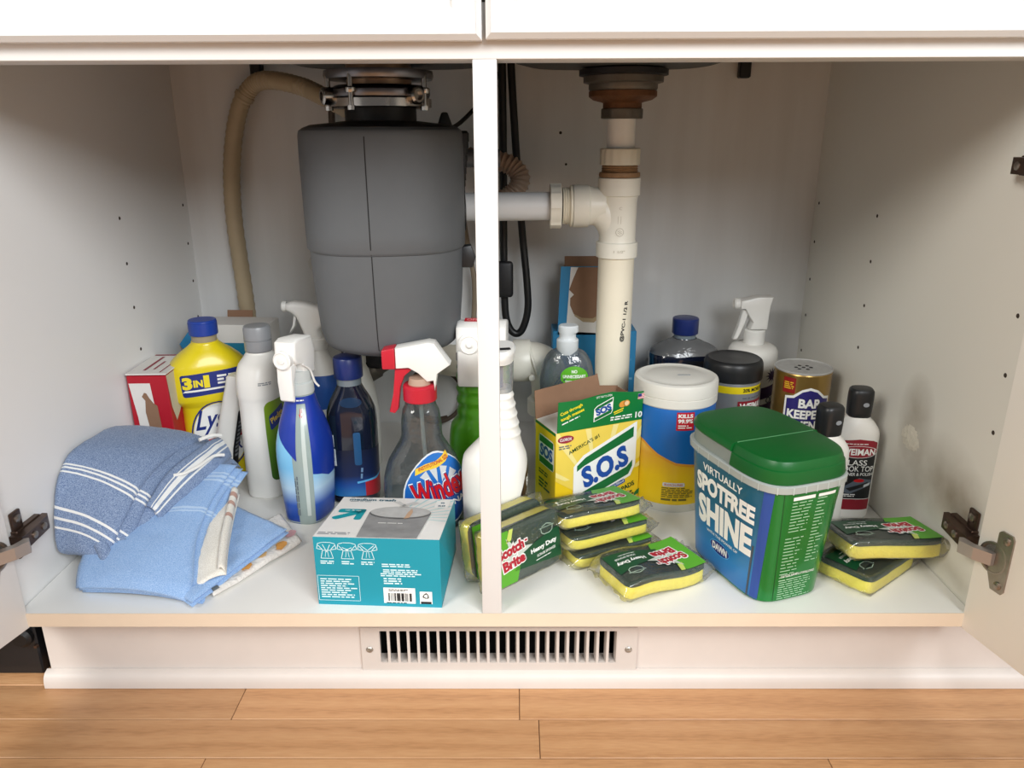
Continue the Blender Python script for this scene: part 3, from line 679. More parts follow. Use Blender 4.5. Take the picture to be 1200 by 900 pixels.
# white bottle with black label, standing behind
L = Loft([(0, .016, .014, 2.8, -.034, 0), (.004, .0175, .015, 2.8, -.034, 0), (.06, .0170, .0150, 2.8, -.025, 0), (.12, .0150, .0145, 3.2, -.008, 0), (.160, .0135, .0135, 3.4, .003, 0), (.1735, .0130, .0130, 3.4, .006, 0), (.1755, .011, .011, 3.2, .006, 0)])
t = thing('cleaner_bottle', 'slanting white bottle with a black label behind the grey-capped one', 'bottle', (-.389, .334, 0), rz=-8)
mk('body', L.mesh(), WP, t)
mk('shoulder_rib', mv(lathe([(.006, .1752), (.006, .1762)], 20), .006, .0, 0), WP, t)
stamp('label', t, L.mapper(.075, 22), rect(.030, .095, r=.004), BLACK, 1)
stamp('fine_print', t, L.mapper(.075, 22), fine(.022, .06, 9, seed=3), GREY, 2)

# white bottle with grey cap and green label
L = Loft([(0, .0260, .038, 2.8), (.003, .0285, .041, 2.8), (.03, .0285, .043, 2.8), (.10, .0265, .044, 2.7), (.150, .0265, .043, 2.6), (.158, .0285, .044, 2.6), (.182, .0285, .042, 2.6), (.200, .0265, .034, 2.4), (.212, .0200, .021, 2), (.216, .0180, .018, 2)])
t = thing('cleaner_bottle', 'white bottle with a grey flip cap and a green label on its side', 'bottle', (-.341, .318, 0), rz=-13)
mk('body', L.mesh(), WP, t)
GC = M('grey_cap', '8b8d90', .35)
mk('cap', lathe([(.0175, .2165), (.0190, .2175), (.0190, .232), (.0178, .2325), (.0178, .2335), (.0190, .234), (.0188, .249), (.0175, .2525), (.012, .2535)], 40), GC, t)
mp = L.mapper(.085, 0)
stamp('label', t, mp, rect(.066, .12, (-.004, .004), r=.009), gradz('green_label', [(.02, '2f5a1e'), (.08, '5f8a2a'), (.15, '7f9c26')]), 1)
stamp('emblem', t, mp, put(rect(.034, .022, r=.004, shear=.3), (-.014, .038), 20), NAVY, 2)
stamp('lettering', t, mp, text('Pledge', .028, .012, .03, at=(-.014, .038), rot=20), M('gold_print', 'd8b84a', .4), 3)
stamp('lettering', t, mp, put(fine(.022, .005, 2, seed=8), (-.032, .092), -4), GREY, 2)
stamp('leaf', t, mp, cat(ell(.05, .012, (0, -.005), 35), ell(.045, .010, (.006, -.022), 42)), M('pale_green_print', 'a6bf55', .5), 2)

# back spray bottle with rounded white head
t = thing('spray_bottle', 'white-headed spray bottle with a blue and yellow label, standing at the back', 'bottle', (-.287, .425, 0), rz=0)
L = Loft([(0, .036, .026, 2.6), (.004, .039, .029, 2.6), (.08, .039, .029, 2.5), (.13, .036, .027, 2.4), (.165, .024, .020, 2.1), (.188, .0145, .0145, 2), (.194, .0145, .0145, 2)])
mk('body', L.mesh(), WP, t)
mp = L.mapper(.085, -75)
stamp('label', t, mp, clipx(cat(rect(.11, .13, (0, .0))), -.05, .055), M('blue_label', '1c4f9c', .4), 1)
stamp('label', t, mp, poly([(-.02, -.05), (.05, -.02), (.05, .035), (.042, .045), (.030, .01), (-.02, -.03)]), YEL, 2)
stamp('label', t, mp, poly([(-.01, -.005), (.05, .0), (.05, .020), (-.01, .010)]), M('pale_grey_print', 'cfd2d4', .5), 3)
mk('collar', lathe([(.0165, .190), (.0170, .192), (.0165, .206), (.013, .208)], 32), WP2, t)
head = [(-.043, .252), (-.041, .262), (-.030, .2655), (-.012, .2635), (.010, .2580), (.026, .2480), (.034, .2390), (.034, .2310), (.026, .2260), (.014, .2265), (.0085, .2200), (.0125, .2065), (-.0150, .2065), (-.0185, .2200), (-.026, .2400), (-.033, .2470)]
mk('trigger_head', extr(head, .026, .0075, 3), WP2, t)
mk('nozzle', mv(roty(lathe([(.0085, 0), (.0085, .006), (.006, .008)], 24), -90), -.041, 0, .2565), WP2, t)
mk('trigger', extr([(-.0300, .246), (-.0265, .243), (-.0300, .226), (-.0395, .2125), (-.0425, .2085), (-.0410, .2125), (-.0335, .228)], .012, .0012, 1), WP2, t)

# blue spray bottle with boxy white trigger
L = Loft([(0, .025, .032, 3.0), (.003, .0275, .034, 3), (.03, .0300, .036, 2.8), (.085, .0335, .039, 2.6), (.115, .0330, .038, 2.5), (.145, .0270, .030, 2.3), (.165, .0215, .022, 2.1), (.180, .0185, .0185, 2), (.187, .0175, .0175, 2)])
t = thing('spray_bottle', 'blue spray bottle with a boxy white trigger facing forward', 'bottle', (-.2635, .236, 0), rz=-14)
mk('body', L.mesh(), M('clear_grey_green_bottle', '98a7a4', .25, coat=.3), t)
mp = L.mapper(.085, -60)
BG = gradz('blue_wave_label', [(.0, '1d3d92'), (.03, '2a55b0'), (.055, 'b8d6ec'), (.085, '7cc0ea'), (.125, '8ccdf0')])
DB = M('deep_blue_label', '17379e', .33, coat=.2)
w0 = .0100
stamp('label', t, mp, cat(poly([(w0, -.084), (.088, -.084), (.088, .05), (w0, .05)]), poly([(-w0-.006, -.084), (-.088, -.084), (-.088, .05), (-w0-.006, .05)])), BG, 1)
stamp('label', t, mp, cat(poly([(-w0-.0, .095), (-.07, .095), (-.07, .055), (-.046, .050), (-.026, .030), (-w0-.0, .012)]), poly([(w0, .095), (.07, .095), (.07, -.02), (.04, -.02), (.024, -.012), (w0, -.008)]), poly([(-w0, .095), (w0, .095), (w0, .086), (-w0, .086)])), DB, 2)
stamp('fine_print', t, mp, put(fine(.07, .006, 2, seed=5), (-w0-.004, -.035), 88), M('dark_grey_print', '5b6470', .5), 2)
stamp('dip_tube_strip', t, mp, rect(.0055, .15, (.001, .005)), M('dip_tube', 'c3cdc9', .3), 1)
stamp('arrow', t, mp, poly([(-.003, .080), (.001, .080), (.001, .073), (.003, .073), (-.001, .066), (-.005, .073), (-.003, .073)]), RED, 1)
stamp('lettering', t, mp, fine(.020, .003, 1, (.0, .0905), seed=47), WHITE, 3)
mk('neck', lathe([(.0165, .1865), (.0165, .1985)], 32), M('clear_grey_green_bottle'), t)
mk('collar', lathe([(.0190, .182), (.0195, .184), (.0185, .1965), (.0165, .198), (.0160, .213)], 36), film('milky_clear', 'dfe4e2', .3, .2, .75), t)
def hd(prof, w, bev=.004): return rotz(extr(prof, w, bev, 3), -90)
mk('trigger_head', hd([(-.020, .205), (-.024, .236), (-.018, .256), (.018, .2600), (.028, .2565), (.0300, .2340), (.024, .2260), (.010, .2240), (.006, .206)], .030), WP2, t)
mk('nozzle', mv(rotx(lathe([(.0125, 0), (.0125, .0075), (.0105, .009), (.0100, .0078), (.0045, .0078), (.004, .0095), (.001, .0097)], 28), 90), 0, -.029, .2345), WP2, t)
mk('trigger', hd([(.018, .230), (.0335, .228), (.0350, .205), (.0330, .180), (.0300, .1775), (.0285, .181), (.0270, .205), (.018, .222)], .021, .002), WP2, t)
mk('lock_wire', tube([(.015, -.012, .224), (.018, .0, .214), (.020, .006, .196), (.0235, .010, .188)], .0015, 8, 6), WP2, t)

# navy dish liquid bottle
def navybottle(t, k, label=True):
    L = Loft([(0, .030, .020, 3), (.003, .0335, .0235, 3), (.05, .0345, .025, 2.8), (.105, .0355, .026, 2.6), (.138, .0340, .025, 2.5), (.157, .0270, .022, 2.2), (.172, .0190, .0185, 2), (.180, .0165, .0165, 2), (.186, .0165, .0165, 2)])
    mk('body', L.mesh(), k, t); return L
t = thing('dish_liquid_bottle', 'dark navy rinse bottle with a blue cap beside the blue spray bottle', 'bottle', (-.2085, .287, 0), rz=6)
NL = M('navy_liquid_plastic', '141a2c', .12, coat=.6, var=.3, scale=25)
L = navybottle(t, NL)
mk('neck_window', lathe([(.0172, .1745), (.0172, .1865)], 30), M('clear_grey_neck', '77828a', .15), t)
mp = L.mapper(.075)
stamp('liquid_band', t, mp, put(ell(.040, .014, (.003, .080)), (0, 0)), M('blue_liquid', '1c3350', .15), 1)
stamp('label', t, mp, poly([(-.05, -.062), (.05, -.062), (.05, .01), (-.05, .01)]), gradz('navy_to_blue_label', [(.012, '2f7fc0'), (.030, '1d4f9c'), (.045, '15244e'), (.088, '141a30')]), 1)
stamp('label', t, mp, poly([(.016, -.062), (.05, -.062), (.05, -.030), (.036, -.037), (.016, -.039)]), M('red_label', 'b41f2e', .35), 2)
stamp('edge_line', t, mp, outline([(.006, -.040), (.018, -.038), (.032, -.036), (.044, -.031), (.05, -.029)], .003, False), M('sky_print', '5fb2e8', .4), 3)
stamp('label', t, mp, cat(rect(.011, .018, (-.030, .024)), rect(.012, .026, (-.029, -.001))), M('pale_grey_print'), 2)
stamp('fine_print', t, mp, cat(fine(.008, .015, 6, (-.030, .024), seed=2), fine(.009, .022, 8, (-.029, -.001), seed=4)), M('dark_grey_print'), 3)
stamp('label', t, mp, rect(.010, .05, (.008, .012), r=.003), M('blue_slot', '24527e', .3), 2)
stamp('lettering', t, mp, put(fine(.020, .005, 1, seed=48), (.012, -.024), 84), M('pale_blue_print', '6f93b8', .4), 3)
cap(t, .0200, .1865, .2165, NAVYC, ridges=False)

# white pump-top bottle further back
t = thing('pump_bottle', 'plain white bottle with a push-pull top behind the navy bottle', 'bottle', (-.225, .405, 0))
L = Loft([(0, .030, .022, 2.6), (.004, .033, .025, 2.6), (.09, .033, .025, 2.5), (.13, .0290, .023, 2.3), (.160, .0210, .019, 2.1), (.170, .0165, .0165, 2)])
mk('body', L.mesh(), WP, t)
mk('collar', lathe([(.0165, .170), (.0175, .171), (.0175, .181), (.0165, .1825), (.0170, .184), (.0160, .188), (.009, .190)], 32), WP2, t)
mk('spout', lathe([(.0095, .189), (.0075, .194), (.0085, .198), (.0105, .201), (.0108, .205), (.009, .2075)], 28), WP2, t)

# clear glass cleaner bottle with red and white trigger
t = thing('glass_cleaner_bottle', 'nearly empty clear glass-cleaner bottle with a red and white trigger', 'bottle', (-.0985, .2045, 0), rz=16)
L = Loft([(0, .047, .026, 3), (.004, .0515, .029, 3), (.04, .0535, .031, 2.8), (.075, .0520, .031, 2.6), (.10, .0450, .029, 2.4), (.118, .0340, .026, 2.3), (.132, .0270, .024, 2.3), (.150, .0262, .023, 2.4), (.168, .0235, .021, 2.6), (.175, .0205, .0195, 2.2), (.180, .0195, .0190, 2), (.187, .0180, .018, 2)])
mk('body', L.mesh(), film('clear_bottle', 'bcc2c4', .25, .06, .06), t)
mk('liquid', Loft([(.003, .0455, .0250, 3), (.02, .0510, .029, 3), (.028, .0518, .0295, 2.9)], 48).mesh(), M('pale_blue_liquid', '8fb4c8', .1), t)
mk('dip_tube', tube([(.0, 0, .19), (.004, .004, .10), (.012, .004, .012)], .0028, 8, 8), M('dip_tube'), t)
mp = L.mapper(.0660, -76)
lab = put(ell(.104, .118, (-.004, -.004)), (0, 0))
stamp('label', t, mp, clipx(put(ell(.098, .112), (.004, -.004), -8), -.045, .06), M('white_label_edge', 'dfe3e6', .4), 1)
stamp('label', t, mp, clipx(put(ell(.094, .107), (.004, -.004), -8), -.043, .06), gradz('windex_blue', [(0, '14306e'), (.05, '1b58a8'), (.09, '2070c4')]), 2)
stamp('starburst', t, mp, cat(*[put(poly([(0, .012), (-.006, .034), (.006, .034)]), (.004, -.002), r) for r in (-70, -42, -14, 14, 42)]), M('pale_grey_print'), 3)
bn = [(-.030, .022), (-.015, .0275), (.002, .030), (.018, .036), (.028, .042), (.028, .050), (.018, .045), (.002, .039), (-.015, .0365), (-.030, .031)]
stamp('banner', t, mp, poly(bn), M('banner_yellow', 'f0c93a', .4), 4)
stamp('lettering', t, mp, text('INSTITUTIONAL SIZE', .052, .005, .02, at=(.0, .0362), rot=14), RED, 5)
stamp('lettering', t, mp, text('Windex', .076, .034, .03, grow=.05, at=(.004, .001), rot=13), WHITE, 5)
stamp('lettering', t, mp, text('Windex', .076, .034, .03, grow=.032, at=(.0045, .0005), rot=13), NAVY, 6)
stamp('lettering', t, mp, text('Windex', .076, .034, .03, at=(.004, .001), rot=13), M('bright_red_print', 'c8141e', .35), 7)
stamp('lettering', t, mp, text('ORIGINAL', .058, .009, .03, at=(.016, -.024), rot=17), WHITE, 5)
REDP = M('red_plastic', 'c22034', .35)
cap(t, .0215, .1815, .2035, REDP, 'collar', 56)
mk('neck_insert', lathe([(.0150, .203), (.0130, .212)], 24), M('tan_plastic', 'b59a86', .5), t)
hp = [(-.028, .2525), (-.028, .2260), (-.012, .2270), (.000, .2200), (.0110, .2085), (.0190, .2100), (.0205, .1960), (.0225, .2080), (.0245, .2190), (.0410, .2310), (.0220, .2590), (.014, .2605)]
mk('trigger_head', rotz(extr(hp, .024, .0022, 2), -16), M('white_trigger_plastic'), t)
mk('nozzle', rotz(extr([(-.0455, .2250), (-.0455, .2500), (-.0285, .2535), (-.0285, .2250)], .023, .002, 2), -16), REDP, t)
mk('trigger', rotz(extr([(-.0300, .2255), (-.0060, .2250), (-.0180, .2150), (-.0240, .2000), (-.0280, .1700), (-.0330, .1640), (-.0400, .1660), (-.0340, .1900)], .013, .002, 2), -16), REDP, t)

# green bottle with white trigger, partly behind the upright
t = thing('spray_bottle', 'bright green ribbed spray bottle partly hidden by the upright', 'bottle', (-.020, .292, 0), rz=-3)
pr = [(0, .046, .028, 3), (.004, .050, .031, 3), (.09, .050, .031, 2.8), (.115, .047, .030, 2.6), (.128, .038, .028, 2.5)]
for i in range(4): pr += [(.136+.017*i, .0385, .028, 2.5), (.144+.017*i, .0360, .026, 2.5), (.149+.017*i, .0375, .027, 2.5)]
pr += [(.205, .034, .025, 2.3), (.213, .02, .02, 2)]
L = Loft(pr); mk('body', L.mesh(), M('green_bottle', '4f9a12', .3, coat=.3), t)
mk('trigger_head', hd([(-.022, .208), (-.026, .240), (-.022, .262), (.016, .268), (.030, .262), (.030, .215), (.020, .208)], .068, .003), WP2, t)
mk('nozzle', mv(rotx(lathe([(.0150, 0), (.0150, .006), (.012, .008), (.0115, .0065), (.006, .0065), (.003, .009)], 28), 90), -.015, -.030, .240), WP2, t)
mk('trigger', mv(hd([(.028, .232), (.036, .230), (.040, .205), (.039, .186), (.036, .181), (.032, .184), (.028, .21)], .034, .003), -.015, 0, 0), WP2, t)
stamp('label', t, plane((-.012, -.012, .2682), (1, 0, 0), (0, .989, .148)), rect(.022, .012), RED, 3)
stamp('lettering', t, plane((-.012, -.012, .2682), (1, 0, 0), (0, .989, .148)), text('OFF', .016, .007, .02), M('pink_print', 'e0a0a0', .4), 4)
stamp('slot', t, plane((0, -.0301, .220), (1, 0, 0), (0, 0, 1)), cat(rect(.003, .011, (-.0325, .002)), rect(.003, .011, (.003, .002))), M('grey_slot', '77777a', .5), 1)

# white ribbed bottle straddling the upright
t = thing('spray_bottle', 'white ribbed-neck spray bottle with a clear sprayer behind the upright', 'bottle', (-.002, .178, 0), rz=-8)
pr = [(0, .036, .026, 3), (.004, .040, .030, 3), (.05, .0415, .031, 2.8), (.095, .0425, .032, 2.6), (.115, .0405, .031, 2.5, .0005), (.128, .0330, .027, 2.4, .004)]
for i in range(5): pr += [(.138+.0125*i, .0270-.0022*i, .0245-.001*i, 2.4, .007), (.144+.0125*i, .0250-.0022*i, .023-.001*i, 2.3, .008), (.1475+.0125*i, .0258-.0022*i, .0235-.001*i, 2.3, .008)]
pr += [(.202, .015, .016, 2, .008), (.208, .0145, .015, 2, .008)]
L = Loft(pr); mk('body', L.mesh(), WP, t)
mp = L.mapper(.06, -42)
stamp('label', t, mp, poly([(.0, -.05), (.05, -.05), (.05, .052), (.030, .050), (.014, .036), (.004, .012), (-.004, -.02)]), M('brown_label', '3a2618', .4), 1)
stamp('label', t, mp, poly([(-.004, -.05), (.05, -.05), (.05, -.010), (.028, -.004), (.002, -.012)]), M('tan_label', '8a6346', .45), 2)
stamp('lettering', t, mp, cat(put(text('B!', .012, .013, .03), (.022, .024), 10), put(fine(.016, .006, 2, seed=9), (.022, .010), 40)), WHITE, 2)
CL = film('clear_sprayer', 'd6dadb', .4, .08, .25)
mk('sprayer_neck', Loft([(.204, .0155, .017, 2.4, .008), (.214, .0160, .0180, 2.6, .008), (.243, .0165, .019, 2.6, .008)], 40).mesh(), CL, t)
mk('trigger_head', Loft([(.243, .017, .028, 2.6, .008), (.250, .018, .032, 2.6, .008), (.2565, .0185, .033, 2.6, .008), (.2600, .016, .029, 2.6, .008)], 40).mesh(), WP2, t)
stamp('label', t, plane((.004, 0, .2602), (1, 0, 0), (0, 1, 0)), cat(rect(.014, .010, (.012, -.012), rot=20), rect(.006, .004, (.002, -.02), rot=20)), BLACK, 1)
mk('inner_stem', mv(lathe([(.0080, .2075), (.0080, .2425)], 20), .004, 0, 0), M('blue_insert', '27468c', .4), t)

# carton of trash bags
t = thing('trash_bag_carton', 'teal and white carton of trash bags at the front of the shelf', 'box', (-.1255, .078, 0), rz=-3)
w, d, hf, hb = .0705, .063, .0865, .0715
TE = M('teal_carton', '1090a4', .5, var=.03); WC = M('white_glossy_carton', 'eceae6', .35)
vv_ = [(-w, -d, 0), (w, -d, 0), (w, d, 0), (-w, d, 0), (-w, -d, hf), (w, -d, hf), (w, d, hb), (-w, d, hb)]
mk('body', (vv_, [(0, 3, 2, 1), (0, 1, 5, 4), (2, 3, 7, 6)]), TE, t, smooth=False)
mk('top_panel', (vv_[4:], [(0, 1, 2, 3)]), WC, t, smooth=False)
for sx in (-1, 1):   # bulging glued ends
    mk('end_flap', ([(sx*(w-.0003), -d, 0), (sx*(w-.0003), -d, hf), (sx*(w-.0003), d, hb), (sx*(w-.0003), d, 0), (sx*(w+.007), -d*.3, hf*.42), (sx*(w+.004), d*.5, hb*.5)],
        [(0, 1, 4), (1, 2, 5, 4), (2, 3, 5), (3, 0, 4, 5)]), TE if sx > 0 else KRAFT, t, smooth=False)
fr = plane((0, -d-.0001, 0), (1, 0, 0), (0, 0, 1)); tp = plane((0, 0, (hf+hb)/2+.0001), (1, 0, 0), (0, 2*d, hb-hf))
LW = M('light_print', 'd7eef0', .5); TG = M('teal_print', '0f8496', .5)
def bagicon(x, z, k):
    b = [(-.007, -.010), (-.0045, .0), (.0045, .0), (.007, -.010)]
    g = [outline(b, .0007), outline([(-.009, .006), (-.0045, .0008), (-.011, .0020), (-.0095, .0085), (-.004, .010), (.004, .010), (.0095, .0085), (.011, .0020), (.0045, .0008), (.009, .006)], .0007, False)]
    if k == 0: g.append(outline([(-.004, .007), (0, -.002), (.004, .007)], .0007, False))
    if k == 1: g += [outline([(-.005, .004), (0, .0015), (.005, .004)], .0007, False), ell(.003, .003, (0, .001))]
    if k == 2: g.append(outline([(-.007, .007), (0, .001), (.007, .007)], .0007, False))
    g += [outline([(-.002, -.008), (-.001, -.001)], .0005, False), outline([(.002, -.008), (.001, -.001)], .0005, False)]
    return put(cat(*g), (x, z))
stamp('pictogram', t, fr, cat(bagicon(-.056, .070, 0), bagicon(-.033, .070, 1), bagicon(-.010, .070, 2)), LW, 1)
stamp('fine_print', t, fr, cat(fine(.016, .005, 2, (-.056, .055), seed=1), fine(.014, .005, 2, (-.033, .055), seed=2), fine(.016, .005, 2, (-.010, .055), seed=3), fine(.042, .026, 9, (-.045, .022), seed=11, fill=.5), fine(.036, .005, 2, (.023, .053), seed=12), fine(.042, .005, 2, (.027, .046), seed=13), fine(.048, .005, 2, (.027, .041), seed=14), fine(.028, .009, 3, (.020, .033), seed=15)), LW, 1)
stamp('warning_border', t, fr, outline([(-.069, .006), (-.022, .006), (-.022, .038), (-.069, .038)], .0005), LW, 1)
stamp('barcode_label', t, fr, cat(rect(.036, .020, (.023, .0145)), rect(.014, .016, (.053, .0125))), WHITE, 1)
stamp('barcode', t, fr, cat(*[rect(.0004+.0007*R.random(), .0105, (.0095+.0010*i, .0125)) for i in range(28) if R.random() < .75], fine(.024, .003, 2, (.023, .0215), seed=4), fine(.030, .0018, 1, (.023, .0052), seed=6)), BLACK, 2)
stamp('recycling_mark', t, fr, cat(*[put(poly([(-.0028, .0018), (.0005, .0042), (.0028, .0018), (.0018, .0012), (.0005, .0026), (-.0016, .0012)]), (.053, .0148), a) for a in (0, 120, 240)], rect(.012, .003, (.053, .0062))), BLACK, 2)
stamp('lettering', t, tp, cat(text('medium trash', .058, .0075, .03, at=(-.031, .0545)), ), M('dark_teal_print', '0c5a70', .5), 1)
stamp('fine_print', t, tp, cat(fine(.03, .003, 1, (-.045, .0605), seed=7), fine(.028, .003, 1, (-.044, .048), seed=8), fine(.042, .008, 2, (-.047, -.053), seed=9)), M('grey_print'), 1)
arrow = cat(rect(.033, .012, (0, .010), r=.004), rect(.0085, .034, (.0122, -.001), r=.003), rect(.036, .0105, (-.003, -.004), 40, r=.004))
stamp('emblem', t, tp, put(arrow, (-.047, .006)), M('bright_teal_print', '109aa6', .45), 1)
stamp('lettering', t, tp, text('up & up', .019, .0042, .01, at=(-.046, .0165)), WHITE, 2)
stamp('rays', t, tp, cat(*[clipx(put(poly([(0, .012), (-.0022, .10), (.0022, .10)]), (.012, .0), a), .018, w-.0004, -.063, .0625) for a in range(-100, 0, 11)]), M('pale_teal_print', 'b9dbdc', .5), 1)
stamp('pictured_bin', t, tp, clipx(cat(ell(.074, .040, (.012, .012)), poly([(-.025, .012), (.049, .012), (.045, -.063), (-.022, -.063)])), -.03, .05, -.0625, .06), M('printed_bin_grey', '8f8f8f', .5, var=.5, scale=45), 2)
stamp('pictured_bin', t, tp, ell(.072, .036, (.012, .014)), M('printed_bag_grey', 'bcbcba', .5, var=.2, scale=120), 3)
stamp('pictured_bag', t, tp, cat(poly([(.012, .032), (-.004, .048), (.004, .050), (.012, .040), (.022, .050), (.030, .046)]), poly([(.006, .030), (.018, .030), (.012, .042)])), M('printed_bag_light', 'cfcfcc', .5), 3)
stamp('torn_patch', t, tp, poly([(.020, -.008), (.026, -.004), (.027, .014), (.024, .026), (.021, .012)]), M('tan_print', 'c3a184', .6), 4)
stamp('lettering', t, tp, fine(.034, .003, 1, (.010, -.022), seed=17), WHITE, 4)
stamp('count_label', t, tp, rect(.017, .024, (.058, .043), r=.002), WHITE, 3)
stamp('lettering', t, tp, cat(text('8', .005, .004, .02, at=(.058, .047)), text('60', .009, .005, .02, at=(.058, .037))), M('dark_teal_print'), 4)
# ================================================================ containers right of the upright
# steel wool box
BOXY = M('yellow_carton', 'ecc81e', .45, var=.06, scale=20); GRN = M('green_carton', '0d7434', .42); GRNP = M('green_print', '0f6b33', .42)
t = thing('steel_wool_box', 'opened yellow box of steel wool pads with a raised green flap', 'box', (.1265, .264, 0), rz=24)
w, d, h = .0665, .031, .131
bodyv = [(-w, -d, 0), (w, -d, 0), (w, d, 0), (-w, d, 0), (-w, -d, h), (w, -d, h), (w, d, h), (-w, d, h)]
mk('body', (bodyv, [(0, 3, 2, 1), (0, 1, 5, 4), (1, 2, 6, 5), (2, 3, 7, 6), (3, 0, 4, 7)]), BOXY, t, smooth=False)
mk('lining', ([(x*.985, y*.97, max(z, .002) if z == 0 else z-.0005) for x, y, z in bodyv], [(0, 3, 2, 1), (0, 1, 5, 4), (1, 2, 6, 5), (2, 3, 7, 6), (3, 0, 4, 7)]), KRAFT, t, smooth=False)
FT = Matrix.Translation((0, -d, h)) @ Matrix.Rotation(math.radians(3), 4, 'X')
flp = [(-w+.002, 0), (w, 0), (w, .042), (w*.75, .043), (w*.25, .048), (0, .047), (-w*.45, .043), (-w+.002, .044)]
n = len(flp)
mk('front_flap', xf(([(a, 0, b) for a, b in flp]+[(a, .0012, b) for a, b in flp], [tuple(range(n)), tuple(range(2*n-1, n-1, -1))]+[(i, (i+1) % n, n+(i+1) % n, n+i) for i in range(n)]), FT), GRN, t, smooth=False)
BT = Matrix.Translation((0, d, h)) @ Matrix.Rotation(math.radians(-6), 4, 'X')
flb = [(-w, 0), (w, 0), (w, .030), (w*.55, .034), (w*.5, .052), (w*.44, .050), (-w, .040)]
n = len(flb)
mk('back_flap', xf(([(a, 0, b) for a, b in flb]+[(a, .0012, b) for a, b in flb], [tuple(range(n)), tuple(range(2*n-1, n-1, -1))]+[(i, (i+1) % n, n+(i+1) % n, n+i) for i in range(n)]), BT), KRAFT, t, smooth=False)
mk('side_flap', xf(box(0, .042, -d+.001, d-.001, 0, .001), Matrix.Translation((-w+.0005, 0, h-.001)) @ Matrix.Rotation(math.radians(-9), 4, 'Y')), M('white_carton'), t, smooth=False)
mk('side_flap', xf(box(-.001, 0, -d+.001, d-.001, 0, .030), Matrix.Translation((w, 0, h)) @ Matrix.Rotation(math.radians(-4), 4, 'Y')), KRAFT, t, smooth=False)
fr = plane((0, -d-.0001, 0), (1, 0, 0), (0, 0, 1)); ls = plane((-w-.0001, 0, 0), (0, -1, 0), (0, 0, 1))
BLU = M('royal_blue_print', '1a4ca0', .4)
stamp('pale_rays', t, fr, cat(poly([(-w, .131), (w, .131), (w, .075), (-.02, .03), (-w, .062)])), M('pale_yellow_print', 'ebcf55', .5), 1)
stamp('pale_rays', t, fr, cat(*[clipx(put(poly([(0, .01), (-.006, .14), (.006, .14)]), (.0, .03), a), -w, w, .06, .1305) for a in (-62, -38, -14, 10, 34, 58)]), M('paler_yellow_print', 'efdf90', .5), 2)
def sos(cx, cz, s, sk, layer, mp_, tsz=(.052, .031)):
    q = [(-.040, -.042), (.034, -.014), (.040, .0), (.040, .052), (-.028, .022), (-.040, .010)]
    stamp('logo_shape', t, mp_, put(poly([(x*s*1.06, y*s*1.06) for x, y in q]), (cx, cz), 0), WHITE, layer)
    a = [(-.038, -.039), (.033, -.012), (.038, -.002), (.038, .006), (.030, -.002), (-.038, -.027)]
    b = [(.038, .049), (-.027, .020), (-.038, .011), (-.038, .004), (-.028, .010), (.038, .036)]
    stamp('logo_bands', t, mp_, put(cat(poly([(x*s, y*s) for x, y in a]), poly([(x*s, y*s) for x, y in b])), (cx, cz)), GRNP, layer+1)
    stamp('lettering', t, mp_, text('S.O.S', tsz[0]*s*1.25, tsz[1]*s*.9, .05, at=(cx, cz+.004*s), rot=20, shear=.1), BLU, layer+2)
sos(.010, .066, 1.16, 0, 3, fr)
stamp('lettering', t, fr, cat(text("AMERICA'S #1", .050, .006, .01, at=(-.024, .109), rot=22), text('STEEL WOOL PADS', .078, .0075, .03, at=(.022, .024), rot=19)), M('dark_green_print', '12441f', .45), 3)
stamp('badge', t, fr, put(rect(.030, .0065, r=.002), (.029, .0385), 19), BLU, 3)
stamp('lettering', t, fr, cat(text('soap-filled', .026, .0042, .01, at=(.029, .0385), rot=19)), WHITE, 4)
stamp('lettering', t, fr, cat(text('Reusable', .022, .0045, .02, at=(.003, .030), rot=19)), BLU, 3)
stamp('fine_print', t, fr, put(fine(.046, .014, 3, seed=21), (.040, .014), 19), M('dark_green_print'), 3)
stamp('leaf', t, fr, cat(ell(.014, .006, (.065, .021), 40), ell(.010, .005, (.070, .017), 80)), GRNP, 3)
stamp('emblem', t, fr, ell(.024, .011, (-.052, .121)), M('maroon_red_print', '97243a', .45), 3)
stamp('lettering', t, fr, text('CLOROX', .018, .0042, .02, at=(-.052, .121)), WHITE, 4)
stamp('fine_print', t, fr, fine(.020, .006, 2, (-.052, .1095), seed=3), M('dark_grey_print'), 3)
stamp('edge_stripe', t, ls, rect(2*d-.0006, .004, (0, h-.0022)), GRNP, 1)
stamp('logo_shape', t, ls, rect(.046, .044, (.004, .094), r=.006), WHITE, 1)
stamp('logo_bands', t, ls, cat(rect(.042, .010, (.004, .1095)), rect(.042, .010, (.004, .0785))), GRNP, 2)
stamp('lettering', t, ls, text('SOS', .038, .018, .05, at=(.004, .094)), BLU, 2)
stamp('fine_print', t, ls, cat(fine(.030, .008, 2, (-.004, .060), seed=4), fine(.034, .016, 3, (-.002, .043), seed=5)), M('dark_green_print'), 1)
ff = lambda u, v, off: FT @ Vector((u, -off-.0001, v))
ff.curved = False
stamp('lettering', t, ff, cat(text('Cuts through', .034, .0060, .03, at=(-.045, .031), rot=18), text('tough messes', .036, .0062, .03, at=(-.043, .0235), rot=18)), YEL, 1)
stamp('lettering', t, ff, cat(put(fine(.036, .003, 1, seed=6), (-.041, .0175), 18), text('LIFT TAB TO OPEN', .024, .003, .01, at=(.004, .0435), rot=2), text('10', .011, .009, .03, at=(.061, .0085)), fine(.038, .007, 2, (.035, .0085), seed=7)), WHITE, 1)
sq = [(-.0145, -.012), (.0125, -.003), (.0145, .001), (.0145, .021), (-.0105, .011), (-.0145, .007)]
stamp('logo_shape', t, ff, put(poly(sq), (.004, .020)), WHITE, 1)
